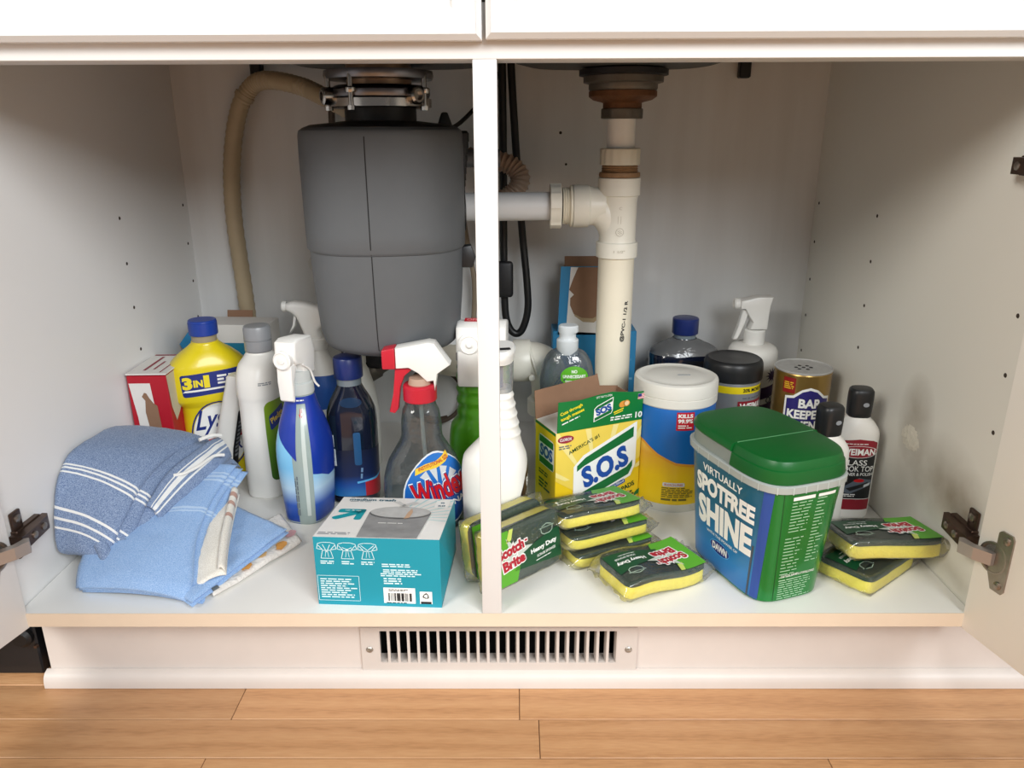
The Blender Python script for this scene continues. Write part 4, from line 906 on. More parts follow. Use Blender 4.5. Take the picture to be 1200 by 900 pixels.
stamp('logo_bands', t, ff, put(cat(poly([(-.0132, -.0105), (.0117, -.002), (.0132, .0015), (.0132, .0035), (-.0132, -.0062)]), poly([(.0132, .0192), (-.0097, .0100), (-.0132, .0068), (-.0132, .0045), (.0132, .0148)])), (.004, .020)), GRNP, 2)
stamp('lettering', t, ff, text('SOS', .024, .0100, .05, at=(.004, .0244), rot=17), BLU, 3)
stamp('pictured_lemon', t, ff, cat(ell(.012, .009, (.034, .028), 20), ell(.010, .009, (.040, .0285))), M('lemon_orange_print', 'e0983c', .5), 1)
stamp('pictured_lemon', t, ff, cat(ell(.007, .0065, (.040, .0285))), M('pale_orange_print', 'efcf9c', .5), 2)
stamp('stripe', t, ff, cat(put(rect(.016, .0018), (.028, .0195), 16), put(rect(.014, .0014), (.028, .0165), 16)), YEL, 1)
stamp('flag', t, ff, cat(rect(.013, .0080, (.064, .0355))), WHITE, 1)
stamp('flag', t, ff, cat(*[rect(.013, .0011, (.064, .0325+.0020*i)) for i in range(4)]), M('flag_red', 'c94a58', .5), 2)
stamp('flag', t, ff, rect(.0055, .0042, (.0603, .0374)), NAVY, 3)

# disinfecting wipes canister
t = thing('wipes_canister', 'white-lidded wipes canister with a blue and yellow label', 'canister', (.2505, .2915, 0), rz=0)
L = Loft([(0, .0545, .0545), (.003, .0565, .0565), (.152, .0562, .0562), (.156, .0545, .0545)], 72, fine=False)
mk('body', L.mesh(), M('grey_white_canister', 'd9d8d2', .4), t)
mp = L.mapper(.08)
stamp('label', t, mp, rect(.352, .070, (0, .038)), M('wipes_blue', '1565b4', .38), 1)
stamp('label', t, mp, rect(.352, .098, (0, -.018)), gradz('wipes_yellow', [(.013, 'e8c418'), (.055, 'e6bc1c'), (.085, 'd9a02e'), (.11, 'e8c660')]), 2)
wav = [(-.174, -.02), (-.174, .030), (-.10, .036), (-.055, .032), (-.030, .018), (-.005, .006), (.03, .000), (.08, .004), (.174, .02), (.174, .0315), (.174, .04), (-.174, .04)]
stamp('label', t, mp, clipx(poly([(-.176, .0735), (-.176, .022), (-.075, .030), (-.052, .022), (-.030, .008), (-.005, -.003), (.03, -.008), (.08, .0), (.176, .02), (.176, .0735)]), -.176, .176), M('wipes_blue'), 3)
stamp('wave_line', t, mp, outline([(-.176, .020), (-.075, .028), (-.052, .020), (-.030, .006), (-.005, -.005), (.03, -.010), (.08, -.002), (.176, .018)], .0035, False), M('orange_wave', 'd8922a', .45), 4)
stamp('badge', t, mp, put(rect(.024, .026), (.004, .058), 0), RED, 4)
stamp('lettering', t, mp, cat(text('KILLS', .020, .0055, .05, at=(.004, .066)), text('99.9%', .020, .0062, .05, at=(.004, .0585)), fine(.019, .006, 2, (.004, .0505), seed=2)), WHITE, 5)
stamp('logo_arc', t, mp, cat(outline([(.058+.028*math.cos(math.radians(a)), .034+.016*math.sin(math.radians(a))) for a in range(70, 290, 12)], .004, False)), RED, 4)
stamp('lettering', t, mp, text('DISINFECTING WIPES', .075, .0055, .03, at=(.060, -.008)), M('dark_grey_print'), 5)
stamp('badge', t, mp, rect(.030, .006, (-.006, -.036), r=.002), M('pale_grey_print'), 5)
stamp('lettering', t, mp, text('BLEACH-FREE', .025, .0032, .02, at=(-.006, -.036)), M('orange_red_print', 'c06a4a', .5), 6)
stamp('fine_print', t, mp, cat(fine(.044, .016, 6, (.0, -.048), seed=23), fine(.044, .004, 1, (.0, -.059), seed=24, fill=.8)), M('olive_print', '6d6420', .5), 5)
mk('lid', lathe([(.0555, .1545), (.0580, .1555), (.0580, .166), (.0570, .1665), (.0570, .1675), (.0580, .168), (.0580, .183), (.0570, .1860), (.0530, .1875), (.0515, .1868), (.040, .1862), (.038, .1872), (.012, .1875)], 64), M('frosted_white_lid', 'dcdad2', .42), t)
mk('lid_slot', mv(box(-.009, .009, -.0015, .0015, .1875, .1882, .0005, 1), .01, -.004, 0), GREY, t)

# navy bottle at the back right
t = thing('rinse_bottle', 'black-looking navy bottle with a navy cap behind the wipes canister', 'bottle', (.3065, .500, 0), rz=4)
L = Loft([(0, .050, .028, 3), (.004, .054, .032, 3), (.10, .056, .034, 2.8), (.150, .0575, .035, 2.8), (.160, .057, .0345, 2.6), (.170, .049, .030, 2.4), (.180, .028, .024, 2.1), (.185, .0185, .0185, 2), (.194, .0175, .0175, 2)])
mk('body', L.mesh(), NL, t); mk('neck', lathe([(.0182, .1865), (.0182, .1935)], 28), M('clear_grey_neck'), t)
mk('shoulder_film', Loft([(.162, .0570, .0352, 2.6), (.171, .0495, .0308, 2.4), (.181, .0285, .0248, 2.1), (.186, .0197, .0197, 2)], 48).mesh(False), film('clear_shoulder', 'a8aaac', .3, .1, .3), t)
cap(t, .0215, .1935, .220, NAVYC, ridges=False)

# metal-polish wipes canister
t = thing('wipes_canister', 'dark grey wipes canister with a black lid and yellow stripe', 'canister', (.361, .398, 0), rz=-12)
L = Loft([(0, .0405, .0405), (.003, .0425, .0425), (.149, .0422, .0422), (.152, .041, .041)], 64, fine=False)
mk('body', L.mesh(), M('pewter_label', '8a8d92', .35, metal=.3), t)
mp = L.mapper(.106, -82)
stamp('stripe', t, mp, rect(.26, .011, (0, .0345)), M('bright_yellow_print', 'ecd516', .4), 1)
stamp('lettering', t, mp, text('20% MORE WIPES', .055, .0058, .03, at=(.036, .0345)), BLACK, 2)
stamp('lettering', t, mp, fine(.050, .0032, 1, (.034, .022), seed=49), M('dark_grey_print'), 1)
stamp('badge', t, mp, rect(.056, .017, (.030, .009), r=.001), M('maroon_label', '8e1c2c', .4), 2)
stamp('lettering', t, mp, text('WEIMAN', .050, .0105, .04, at=(.030, .009)), WHITE, 3)
stamp('label', t, mp, rect(.26, .10, (0, -.055)), M('black_label', '191a1d', .4), 1)
mk('lid', lathe([(.0425, .1505), (.0445, .1520), (.0448, .166), (.0440, .1755), (.0420, .1800), (.039, .1820), (.036, .1810), (.030, .1800), (.010, .1805)], 56), M('black_lid_plastic', '1c1d1f', .38), t)

# white spray bottle in the far right corner
t = thing('spray_bottle', 'white spray bottle with a white trigger pointing left in the back-right corner', 'bottle', (.4215, .498, 0), rz=0)
L = Loft([(0, .036, .036), (.003, .039, .039), (.150, .0405, .0405), (.153, .0400, .040), (.155, .0405, .0405), (.166, .0395, .0395), (.172, .036, .036), (.176, .028, .028), (.1765, .018, .018)], 56, fine=False)
mk('body', L.mesh(), WP, t)
mp = L.mapper(.10, -52)
stamp('label', t, mp, cat(*[put(poly([(-.003, .0), (.003, .0), (0, .014)]), (.0, .030), a) for a in range(0, 360, 30)]), M('plum_print', '3a2450', .4), 1)
stamp('label', t, mp, cat(poly([(-.02, .010), (.03, .018), (.03, -.002), (-.02, -.010)]), poly([(-.02, -.02), (.03, -.012), (.03, -.030), (-.02, -.038)])), M('plum_print'), 1)
stamp('lettering', t, mp, text('OIL', .022, .011, .02, at=(.002, -.012)), M('dark_grey_print'), 2)
mk('collar', lathe([(.0165, .1765), (.0170, .178), (.0170, .199), (.015, .201)], 32), WP2, t)
mk('trigger_head', extr([(-.030, .236), (-.030, .250), (-.018, .2520), (-.004, .2560), (.022, .2560), (.018, .2400), (.0165, .2020), (-.012, .2020), (-.008, .2140), (-.016, .2260), (-.022, .2360)], .026, .003, 2), WP2, t)
mk('nozzle', mv(roty(lathe([(.0085, 0), (.0090, .002), (.0090, .008), (.007, .010), (.0065, .008), (.003, .008)], 24), -90), -.029, 0, .2435), WP2, t)
mk('trigger', extr([(-.024, .234), (-.014, .232), (-.018, .214), (-.026, .192), (-.030, .184), (-.036, .184), (-.030, .205)], .013, .0015, 1), WP2, t)

# cleanser can
t = thing('cleanser_can', 'gold cleanser shaker can with a blue label and perforated top', 'can', (.467, .391, 0), rz=-14)
L = Loft([(0, .040, .040), (.002, .0418, .0418), (.162, .0418, .0418), (.164, .0425, .0425), (.166, .0418, .0418)], 64, fine=False)
mk('body', L.mesh(), M('gold_foil', 'a9894c', .28, metal=.75, var=.1, scale=20), t)
mp = L.mapper(.103, -84)
stamp('label', t, mp, poly([(-.032, -.10), (-.032, .028), (-.020, .030), (-.008, .040), (.004, .044), (.016, .040), (.028, .030), (.040, .028), (.040, -.10)]), WHITE, 1)
stamp('label', t, mp, poly([(-.029, -.10), (-.029, .0245), (-.018, .0265), (-.007, .0365), (.004, .040), (.015, .0365), (.026, .0265), (.037, .0245), (.037, -.10)]), M('indigo_print', '2a2470', .4), 2)
stamp('lettering', t, mp, cat(text('BAR', .034, .0145, .04, grow=.035, at=(.006, .019)), text('KEEPERS', .060, .0145, .04, grow=.035, at=(.004, .0015)), text('FRIEND', .050, .0145, .04, grow=.035, at=(.004, -.016))), M('dark_indigo_edge', '17123f', .4), 3)
stamp('lettering', t, mp, cat(text('BAR', .034, .0145, .04, at=(.006, .019)), text('KEEPERS', .060, .0145, .04, at=(.004, .0015)), text('FRIEND', .050, .0145, .04, at=(.004, -.016))), M('white_print'), 4)
stamp('badge', t, mp, rect(.019, .024, (-.0275, .045)), M('dark_red_print', '8f1d1c', .4), 2)
stamp('lettering', t, mp, cat(fine(.015, .012, 4, (-.0275, .045), seed=3, fill=.6)), M('gold_yellow_print', 'e0b52e', .4), 3)
mk('top', lathe([(.0422, .1658), (.0428, .1680), (.0415, .1688), (.0405, .1675), (.036, .1665), (.010, .1663)], 56), M('frosted_steel_top', 'c6c6c4', .5, metal=.35, var=.15, scale=160), t)
for (a, b) in ((0, 0), (.011, .002), (-.011, -.002), (.006, .010), (-.005, .009), (.005, -.009), (-.007, -.010)):
    mk('shaker_hole', mv(lathe([(.0029, .1666), (.0026, .1669)], 12), a, b, 0), BLACK, t)

# cook top polish
def flipbottle(t, sy=1, face=True):
    L = Loft([(0, .026, .016, 3), (.003, .0285, .0185, 3), (.06, .0290, .019, 3), (.118, .0295, .019, 3), (.128, .0285, .0185, 2.8), (.139, .0215, .016, 2.4), (.147, .0140, .0135, 2)])
    mk('body', L.mesh(), WP, t)
    mk('cap', Loft([(.1465, .0140, .0125, 2.6), (.148, .0150, .0135, 2.8), (.170, .0155, .0140, 3), (.182, .0150, .0135, 3), (.1855, .0130, .0115, 2.8), (.186, .008, .007, 2.4)], 40).mesh(), M('black_lid_plastic'), t)
    stamp('cap_notch', t, plane((.003, -.0142, .166), (1, 0, 0), (0, 0, 1)), ell(.008, .006), GREY, 1)
    return L
t = thing('polish_bottle', 'white cook top polish bottle with a black cap and black-red label', 'bottle', (.4865, .236, 0), rz=-4)
L = flipbottle(t)
mp = L.mapper(.065)
stamp('label', t, mp, rect(.050, .100, (0, .0), r=.003), M('black_label'), 1)
stamp('label', t, mp, poly([(-.025, .030), (.025, .036), (.025, .048), (.018, .052), (0, .054), (-.018, .052), (-.025, .048)]), M('maroon_label'), 2)
stamp('label', t, mp, rect(.050, .016, (0, -.042)), M('maroon_label'), 2)
stamp('edge_line', t, mp, outline([(-.025, -.0335), (.025, -.0335)], .0008, False), WHITE, 3)
stamp('emblem', t, mp, ell(.050, .017, (.0, .036)), M('maroon_label'), 3)
stamp('emblem', t, mp, outline([(.025*math.cos(a*PI/14), .036+.0085*math.sin(a*PI/14)) for a in range(28)], .0006), WHITE, 4)
stamp('lettering', t, mp, cat(text('WEIMAN', .044, .0095, .03, at=(.0, .036)), text('GLASS', .034, .008, .01, at=(-.004, .0205)), text('COOK TOP', .046, .008, .01, at=(.0, .0115)), text('CLEANER & POLISH', .046, .0045, .01, at=(.0, .0035)), fine(.030, .002, 1, (-.002, .0475), seed=4), fine(.03, .005, 2, (-.006, -.028), seed=5)), WHITE, 4)
stamp('pictured_hob', t, mp, poly([(-.022, -.022), (.006, -.002), (.024, -.006), (.024, -.012), (-.004, -.026)]), M('dark_grey_print'), 2)
stamp('pictured_hob', t, mp, poly([(-.010, -.018), (.018, -.008), (.020, -.012), (-.004, -.022)]), M('black_label'), 3)
stamp('pictured_hob', t, mp, ell(.014, .005, (.006, -.006)), M('bright_red_print'), 3)
stamp('pictured_hob', t, mp, poly([(.013, -.012), (.022, -.009), (.021, -.013), (.013, -.016)]), M('pale_grey_print'), 4)
t = thing('polish_bottle', 'black-capped white bottle mostly hidden behind the green tub', 'bottle', (.4195, .170, 0), rz=14)
flipbottle(t)

# dishwasher pod tub
t = thing('dishwasher_pod_tub', 'dishwasher pod tub with a green lid and a blue and green label', 'tub', (.3155, .0945, 0), rz=20)
GT = M('green_tub_metallic', '0b7a2e', .26, metal=.35, coat=.4, var=.1, scale=6)
L = Loft([(0, .044, .068, 4.5), (.003, .0475, .0720, 4.5), (.06, .0510, .0765, 4.5), (.12, .0550, .0815, 4.5), (.146, .0565, .0835, 4.5)], 80)
mk('body', L.mesh(), GT, t)
mp = L.mapper(.07, 180, .07)
LB = gradz('tub_blue_label', [(0, '1668b0'), (.03, '1a7cc0'), (.07, '126a96'), (.10, '0e5a7c'), (.15, '0d5a74')], .35, .2)
stamp('label', t, mp, clipx(poly([(-.066, -.068), (.066, -.068), (.072, .074), (-.072, .074)]), -.075, .078), LB, 1)
stamp('label', t, mp, poly([(.058, -.068), (.0685, -.068), (.0740, .074), (.0635, .074)]), M('violet_blue_print', '2c50a0', .35, metal=.2), 2)
stamp('edge_line', t, mp, cat(outline([(.054, -.066), (.057, .0)], .0028, False)), M('dark_silver_print', '4a5560', .3, metal=.5), 2)
stamp('lettering', t, mp, cat(text('VIRTUALLY', .072, .0095, .02, at=(.0, .060)), text('SPOTFREE', .106, .0235, .05, at=(.003, .0385)), text('SHINE', .102, .038, .05, at=(.004, .0035)), text('WITH THE POWER OF', .062, .0036, .01, at=(.003, -.0205))), WHITE, 2)
stamp('emblem', t, mp, ell(.040, .017, (.0, -.034)), NAVY, 2)
stamp('emblem', t, mp, outline([(.020*math.cos(a*PI/14), -.034+.0085*math.sin(a*PI/14)) for a in range(28)], .0008), M('sky_print'), 3)
stamp('lettering', t, mp, text('DAWN', .030, .0095, .04, at=(0, -.034)), WHITE, 3)
mp = L.mapper(.07, -90, .07)
stamp('text_panel', t, mp, outline([(-.028, -.068), (-.032, .072)], .0006, False), M('dark_green_print'), 1)
stamp('fine_print', t, mp, cat(fine(.024, .040, 10, (-.010, .043), seed=31, fill=.24), fine(.024, .060, 14, (-.012, -.012), seed=32, fill=.24), fine(.020, .085, 20, (.018, .022), seed=33, fill=.24, ragged=.7), fine(.050, .028, 9, (.002, -.052), seed=34, fill=.3)), M('pale_green_white_print', 'a9d0b0', .5), 1)
stamp('lettering', t, mp, cat(rect(.026, .0042, (-.009, .0665)), rect(.022, .0036, (.019, .0665)), text('CAUTION: HARMFUL IF SWALLOWED', .048, .0032, .01, at=(.002, -.034))), WHITE, 2)
RM = film('frosted_rim', 'c9d0cc', .4, .25, .62)
rim = Loft([(.1445, .0590, .0860, 4), (.1455, .0620, .0890, 4), (.1530, .0625, .0895, 4), (.1542, .0610, .0880, 4)], 80, fine=False)
mk('rim', rim.mesh(), RM, t)
collar_ = Loft([(.1540, .0585, .0855, 4), (.1690, .0575, .0845, 4)], 80, fine=False)
mk('clear_collar', collar_.mesh(), film('frosted_collar', '9aa39e', .3, .2, .75), t)
rbs = []
for i in range(28):
    th = 2*PI*i/28; p = rim.P(th, .149, .0003); q = rim.P(th+.004, .149, .0003); dd = (q-p).normalized()*.0006; nrm = Vector((dd.y, -dd.x, 0)).normalized()*.0005
    rbs.append(([p-dd+Vector((0, 0, -.004)), p+dd+Vector((0, 0, -.004)), p+dd+Vector((0, 0, .004)), p-dd+Vector((0, 0, .004))], [(0, 1, 2, 3)]))
mk('rim_ribs', join(*rbs), M('rib_white', 'b9c2bd', .5), t)
GL = M('green_lid_plastic', '0a5a24', .38, spec=.4)
lid1 = Loft([(.1545, .0600, .0865, 4), (.1560, .0605, .0870, 4), (.1690, .0590, .0855, 4), (.1700, .0575, .0840, 4), (.1745, .0570, .0835, 4), (.1790, .0550, .0815, 4), (.1805, .050, .076, 4)], 80, fine=False)
def cutmesh(vf, co, no):
    bm = tobm(vf); r = bmesh.ops.bisect_plane(bm, geom=bm.verts[:]+bm.edges[:]+bm.faces[:], plane_co=co, plane_no=no, clear_outer=True)
    ed = [e for e in bm.edges if e.is_boundary]
    if ed: bmesh.ops.holes_fill(bm, edges=ed)
    bmesh.ops.recalc_face_normals(bm, faces=bm.faces); return bmvf(bm)
mk('lid_front', cutmesh(lid1.mesh(), (0, -.0165, 0), (0, 1, 0)), GL, t, ang=30)
lid2 = Loft([(.1700, .0590, .0855, 4), (.1720, .0605, .0875, 4), (.1760, .0600, .0870, 4), (.1795, .0575, .0840, 4), (.1806, .052, .078, 4)], 80, fine=False)
mk('lid_seam', box(-.0515, .0515, -.0166, -.0158, .1800, .1810), M('pale_green_edge', '5d9468', .4), t)
mk('lid_flap', cutmesh(lid2.mesh(), (0, -.0158, 0), (0, -1, 0)), GL, t, ang=30)

# clear soap bottle and torn carton behind the pipe
t = thing('soap_bottle', 'round clear dish soap bottle with a green oval sticker', 'bottle', (.104, .389, 0), rz=-4)
rg = []
for i in range(15):
    a = -PI/2+PI*i/14; rg.append((.145+.055*math.sin(a), max(.012, .0415*math.cos(a)**.6 if math.cos(a) > 0 else .012), max(.011, .024*math.cos(a)**.6 if math.cos(a) > 0 else .011), 2.2))
rg = [(0, .030, .022, 2.6), (.004, .034, .025, 2.6), (.06, .036, .0255, 2.4)]+[r for r in rg if r[0] > .085]
L = Loft(rg); mk('body', L.mesh(), film('clear_blue_bottle', 'c3ccd2', .3, .06, .10), t)
mk('cap', join(lathe([(.0155, .1905), (.0165, .192), (.0165, .212), (.015, .214)], 32), Loft([(.213, .0140, .0140, 2), (.217, .0125, .0125, 2), (.222, .0125, .0125, 2), (.2250, .0150, .013, 2.4, .001), (.2330, .0150, .0130, 2.4, .001), (.2350, .013, .011, 2.4, .001)], 32, fine=False).mesh()), M('clear_white_cap', 'ccd1d4', .3), t)
mp = L.mapper(.146)
stamp('label', t, mp, ell(.044, .032, (.012, .014)), M('lime_sticker', '56a81e', .4), 1)
stamp('lettering', t, mp, cat(text('NO', .009, .0050, .03, at=(.012, .022)), text('UNNECESSARY', .036, .0050, .03, at=(.012, .0145)), text('ingredients', .028, .0055, .02, at=(.012, .007))), WHITE, 2)
stamp('slanted_print', t, mp, cat(put(fine(.03, .022, 6, seed=3), (-.008, .0), 55)), M('dark_label_print', '3f4a55', .3), 1)  # rows of slanted dark print on the clear body

t = thing('torn_carton', 'torn blue and kraft carton standing behind the drain pipe', 'box', (.155, .527, 0), rz=0)
BLC = M('sky_blue_carton', '2a7fae', .5, var=.08, scale=30)
mk('body', box(-.068, .072, -.024, .03, 0, .196, .001, 1), BLC, t)
mk('back_board', box(-.048, .062, .012, .015, .196, .315), KRAFT, t)
fl_ = [(-.060, .19), (.052, .19), (.052, .304), (-.056, .304)]
mk('front_board', ([(a, -.024, b) for a, b in fl_]+[(a, -.022, b) for a, b in fl_], [(0, 1, 2, 3), (7, 6, 5, 4), (0, 4, 5, 1), (1, 5, 6, 2), (2, 6, 7, 3), (3, 7, 4, 0)]), BLC, t, smooth=False)
mk('side_board', box(.048, .0495, -.020, .012, .196, .30), KRAFT, t)
fr = plane((0, -.0241, 0), (1, 0, 0), (0, 0, 1))
stamp('label', t, fr, poly([(-.046, .196), (.052, .190), (.052, .303), (-.040, .303)]), M('white_carton'), 1)
stamp('torn_patch', t, fr, put(poly([(-.018, .303), (.020, .303), (.024, .288), (.026, .27), (.022, .258), (.026, .246), (.020, .226), (.008, .218), (-.010, .219), (-.024, .226), (-.030, .240), (-.030, .252), (-.024, .258), (-.032, .266), (-.026, .284)]), (-.010, 0)), KRAFT, 3)
stamp('torn_edge', t, fr, put(poly([(-.028, .238), (-.022, .222), (-.008, .212), (.010, .211), (.022, .222), (.022, .236)]), (-.010, 0)), M('tan_board', 'b09a78', .8), 2)
stamp('print', t, fr, cat(put(fine(.03, .04, 6, seed=5), (.055, .13), 0), ell(.03, .05, (.05, .08), 20)), M('pale_blue_carton', '6ea8c8', .5), 1)
# ================================================================ wrapped sponges
FOAM = M('yellow_cellulose', 'f8e85c', .75, var=.12, scale=120, bump=.7, bscale=420); SCR = M('dark_green_scour', '26402f', .85, var=.3, scale=220, bump=.8, bscale=900)
FILM = film('clear_wrap', 'ffffff', .28, .10, .025)
def slab(hx, hy, zb, zt, nx=18, ny=10, fn=None, rnd=.0016, n=8, jit=0, seed=0):
    v, f = [], []
    def pt(a, b, z, inset):
        m = max(abs(a), abs(b)); p = (abs(a)**n+abs(b)**n)**(1/n) if m > 0 else 1; s = m/p if m > 0 else 1
        x, y = (hx-inset)*a*s, (hy-inset)*b*s
        if jit: x += jit*vnoise((x, y, z), 90, seed); y += jit*vnoise((y, x, z), 90, seed+3)
        q = Vector((x, y, z)); return fn(q, abs(a) > .99 or abs(b) > .99) if fn else q
    idx = {}
    for lev, (zf, ins) in enumerate(((zt, rnd), (zb, rnd))):
        for i in range(nx+1):
            for j in range(ny+1):
                a, b = -1+2*i/nx, -1+2*j/ny; idx[lev, i, j] = len(v); v.append(pt(a, b, zf(a*hx, b*hy) if callable(zf) else zf, ins))
    for i in range(nx):
        for j in range(ny):
            f.append((idx[0, i, j], idx[0, i+1, j], idx[0, i+1, j+1], idx[0, i, j+1])); f.append((idx[1, i, j], idx[1, i, j+1], idx[1, i+1, j+1], idx[1, i+1, j]))
    bd = [(i, 0) for i in range(nx)]+[(nx, j) for j in range(ny)]+[(i, ny) for i in range(nx, 0, -1)]+[(0, j) for j in range(ny, 0, -1)]
    rings = []
    zt_, zb_ = zt, zb
    for fr_ in (.12, .88):
        r = []
        for (i, j) in bd:
            a, b = -1+2*i/nx, -1+2*j/ny; z1 = zt(a*hx, b*hy) if callable(zt) else zt; z0 = zb(a*hx, b*hy) if callable(zb) else zb
            r.append(len(v)); v.append(pt(a, b, z1+(z0-z1)*fr_, 0))
        rings.append(r)
    full = [[idx[0, i, j] for i, j in bd]]+rings+[[idx[1, i, j] for i, j in bd]]; m = len(bd)
    for A, B in zip(full, full[1:]):
        for k in range(m): f.append((A[k], A[(k+1) % m], B[(k+1) % m], B[k]))
    return v, f
BRG = M('lime_print', '5aa82a', .4); BRITE = M('scour_red_print', 'b3182e', .4); DG = M('bottle_green_print', '0f4a2c', .4); LY = M('lime_yellow_print', 'c8d868', .4)
def sponge(label, loc, rz, tilt=0, bend=0, bend2=0, fins=(.014, .014), seed=0, rx=0, printed=True, sz=1):
    t = bpy.data.objects.new('wrapped_sponge', None); t.empty_display_size = .02; col.objects.link(t)
    t.location = loc; t.rotation_euler = (math.radians(rx), math.radians(tilt), math.radians(rz)); tag(t, label, 'sponge', 'wrapped scrub sponges'); t.scale.z = sz
    hx, hy = .0555, .0345
    def bz(x): return bend*math.sin(x/hx*PI*.9)+bend2*((x/hx)**2)
    def fn(q, e): return Vector((q.x, q.y, q.z+bz(q.x)))
    mk('foam', slab(hx, hy, .0008, .0160, 18, 8, fn, .0008, 9, .0009, seed), FOAM, t, ang=70)
    mk('scouring_pad', slab(hx+.0004, hy+.0004, .0162, .0222, 18, 8, fn, .0009, 9, .0006, seed+5), SCR, t, ang=70)
    def wfn(q, e):
        x, y, z = q; k = 0
        if abs(x) > hx+.001:
            ex = abs(x)-hx; fin = fins[1] if x > 0 else fins[0]
            r = ex/.016; x = math.copysign(hx+.001+fin*r, x); mid = .0115; z = mid+(z-mid)*max(.06, 1-r*1.1)+.004*vnoise((x, y, 0), 140, seed)*r*2; y = y*(1+.05*r*vnoise((x, y, 1), 120, seed))
        w = .0007*vnoise((x, y, z), 170, seed+9)
        return Vector((x, y+w, z+abs(w)*1.2+bz(max(-hx, min(hx, x)))))
    mk('wrapper', slab(hx+.016, hy+.0012, .0002, .0234, 26, 12, wfn, .0008, 40), FILM, t, ang=80)
    def mp(u, v, off): return Vector((u, v, .0236+bz(u)+off+.0007))
    mp.curved = True
    if printed:
        stamp('print', t, mp, poly([(-.054, -.033), (-.018, -.033), (-.010, -.012), (-.020, .006), (-.026, .033), (-.054, .033)]), BRG, 1, .012)
        stamp('print', t, mp, poly([(-.020, -.020), (.054, -.026), (.054, .014), (.020, .006), (-.012, -.002)]), DG, 1, .012)
        stamp('starburst', t, mp, cat(poly([(-.034, .0), (-.026, .010), (-.030, .024), (-.020, .014), (-.010, .018), (-.012, .008), (.010, .004), (-.012, -.004), (-.014, -.016), (-.022, -.008), (-.036, -.014), (-.030, -.002)])), M('silver_burst', 'c5cfc4', .4), 2, .012)
        stamp('print', t, mp, poly([(-.030, .018), (-.024, .033), (-.018, .033), (-.022, .020)]), LY, 2, .012)
        for g_, mt, ly in ((.09, WHITE, 3), (0, BRITE, 4)):
            stamp('lettering', t, mp, cat(text('Scotch', .040, .0135, .05, grow=g_, at=(-.024, .0085), rot=8), text('-', .004, .0025, .05, grow=g_, at=(-.0005, .013)), text('Brite', .034, .0130, .05, grow=g_, at=(-.021, -.0075), rot=8)), mt, ly, .012)
        stamp('lettering', t, mp, cat(text('Heavy Duty', .042, .0075, .04, at=(.027, -.0045), rot=5), text('SCRUB SPONGE', .030, .0032, .01, at=(.030, -.0125), rot=4), fine(.034, .0016, 1, (.030, -.0175), 4, seed=2)), WHITE, 2, .012)
        pot = [(.024, .018), (.025, .012), (.029, .0095), (.038, .0095), (.042, .012), (.043, .018)]
        stamp('pictogram', t, mp, cat(outline(pot, .0008), outline([(.022, .018), (.045, .018)], .0008, False), outline([(.026, .0195), (.0335, .022), (.041, .0195)], .0008, False)), M('pale_green_print2', 'b8d2bd', .4), 2, .012)
    return t
sponge('wrapped scrub sponge lying flat at the very front of the shelf, print upside down', (.1865, .0675, 0), 27+180, bend=.0035, seed=1, fins=(.014, .012)).location.z = .0045
sponge('bottom wrapped sponge of the leaning stack of three', (.137, .142, .0005), 26+180, rx=0, bend=.001, seed=2, sz=.78)
sponge('middle wrapped sponge of the leaning stack of three', (.1315, .147, .0212), 25+180, rx=3, bend=-.0005, seed=3, sz=.78)
sponge('top wrapped sponge of the leaning stack of three', (.1230, .152, .0435), 24+180, rx=9, bend=.001, seed=4, sz=.78)
sponge('wrapped sponge underneath the other one near the right hinge', (.454, .092, .0005), 38+180, seed=5)
sponge('wrapped sponge lying on top of the other one near the right hinge', (.4690, .090, .0310), 5+180, rx=7, bend=.0012, seed=6, fins=(.007, .012))
A_ = 41
sponge('front wrapped sponge of the two standing upright behind the divider', (.022, .083, .0395), A_, rx=90-8, seed=7, fins=(.007, .012))
sponge('rear wrapped sponge of the two standing upright behind the divider', (.002, .1095, .0395), A_, rx=90-8, seed=8, fins=(.006, .012))

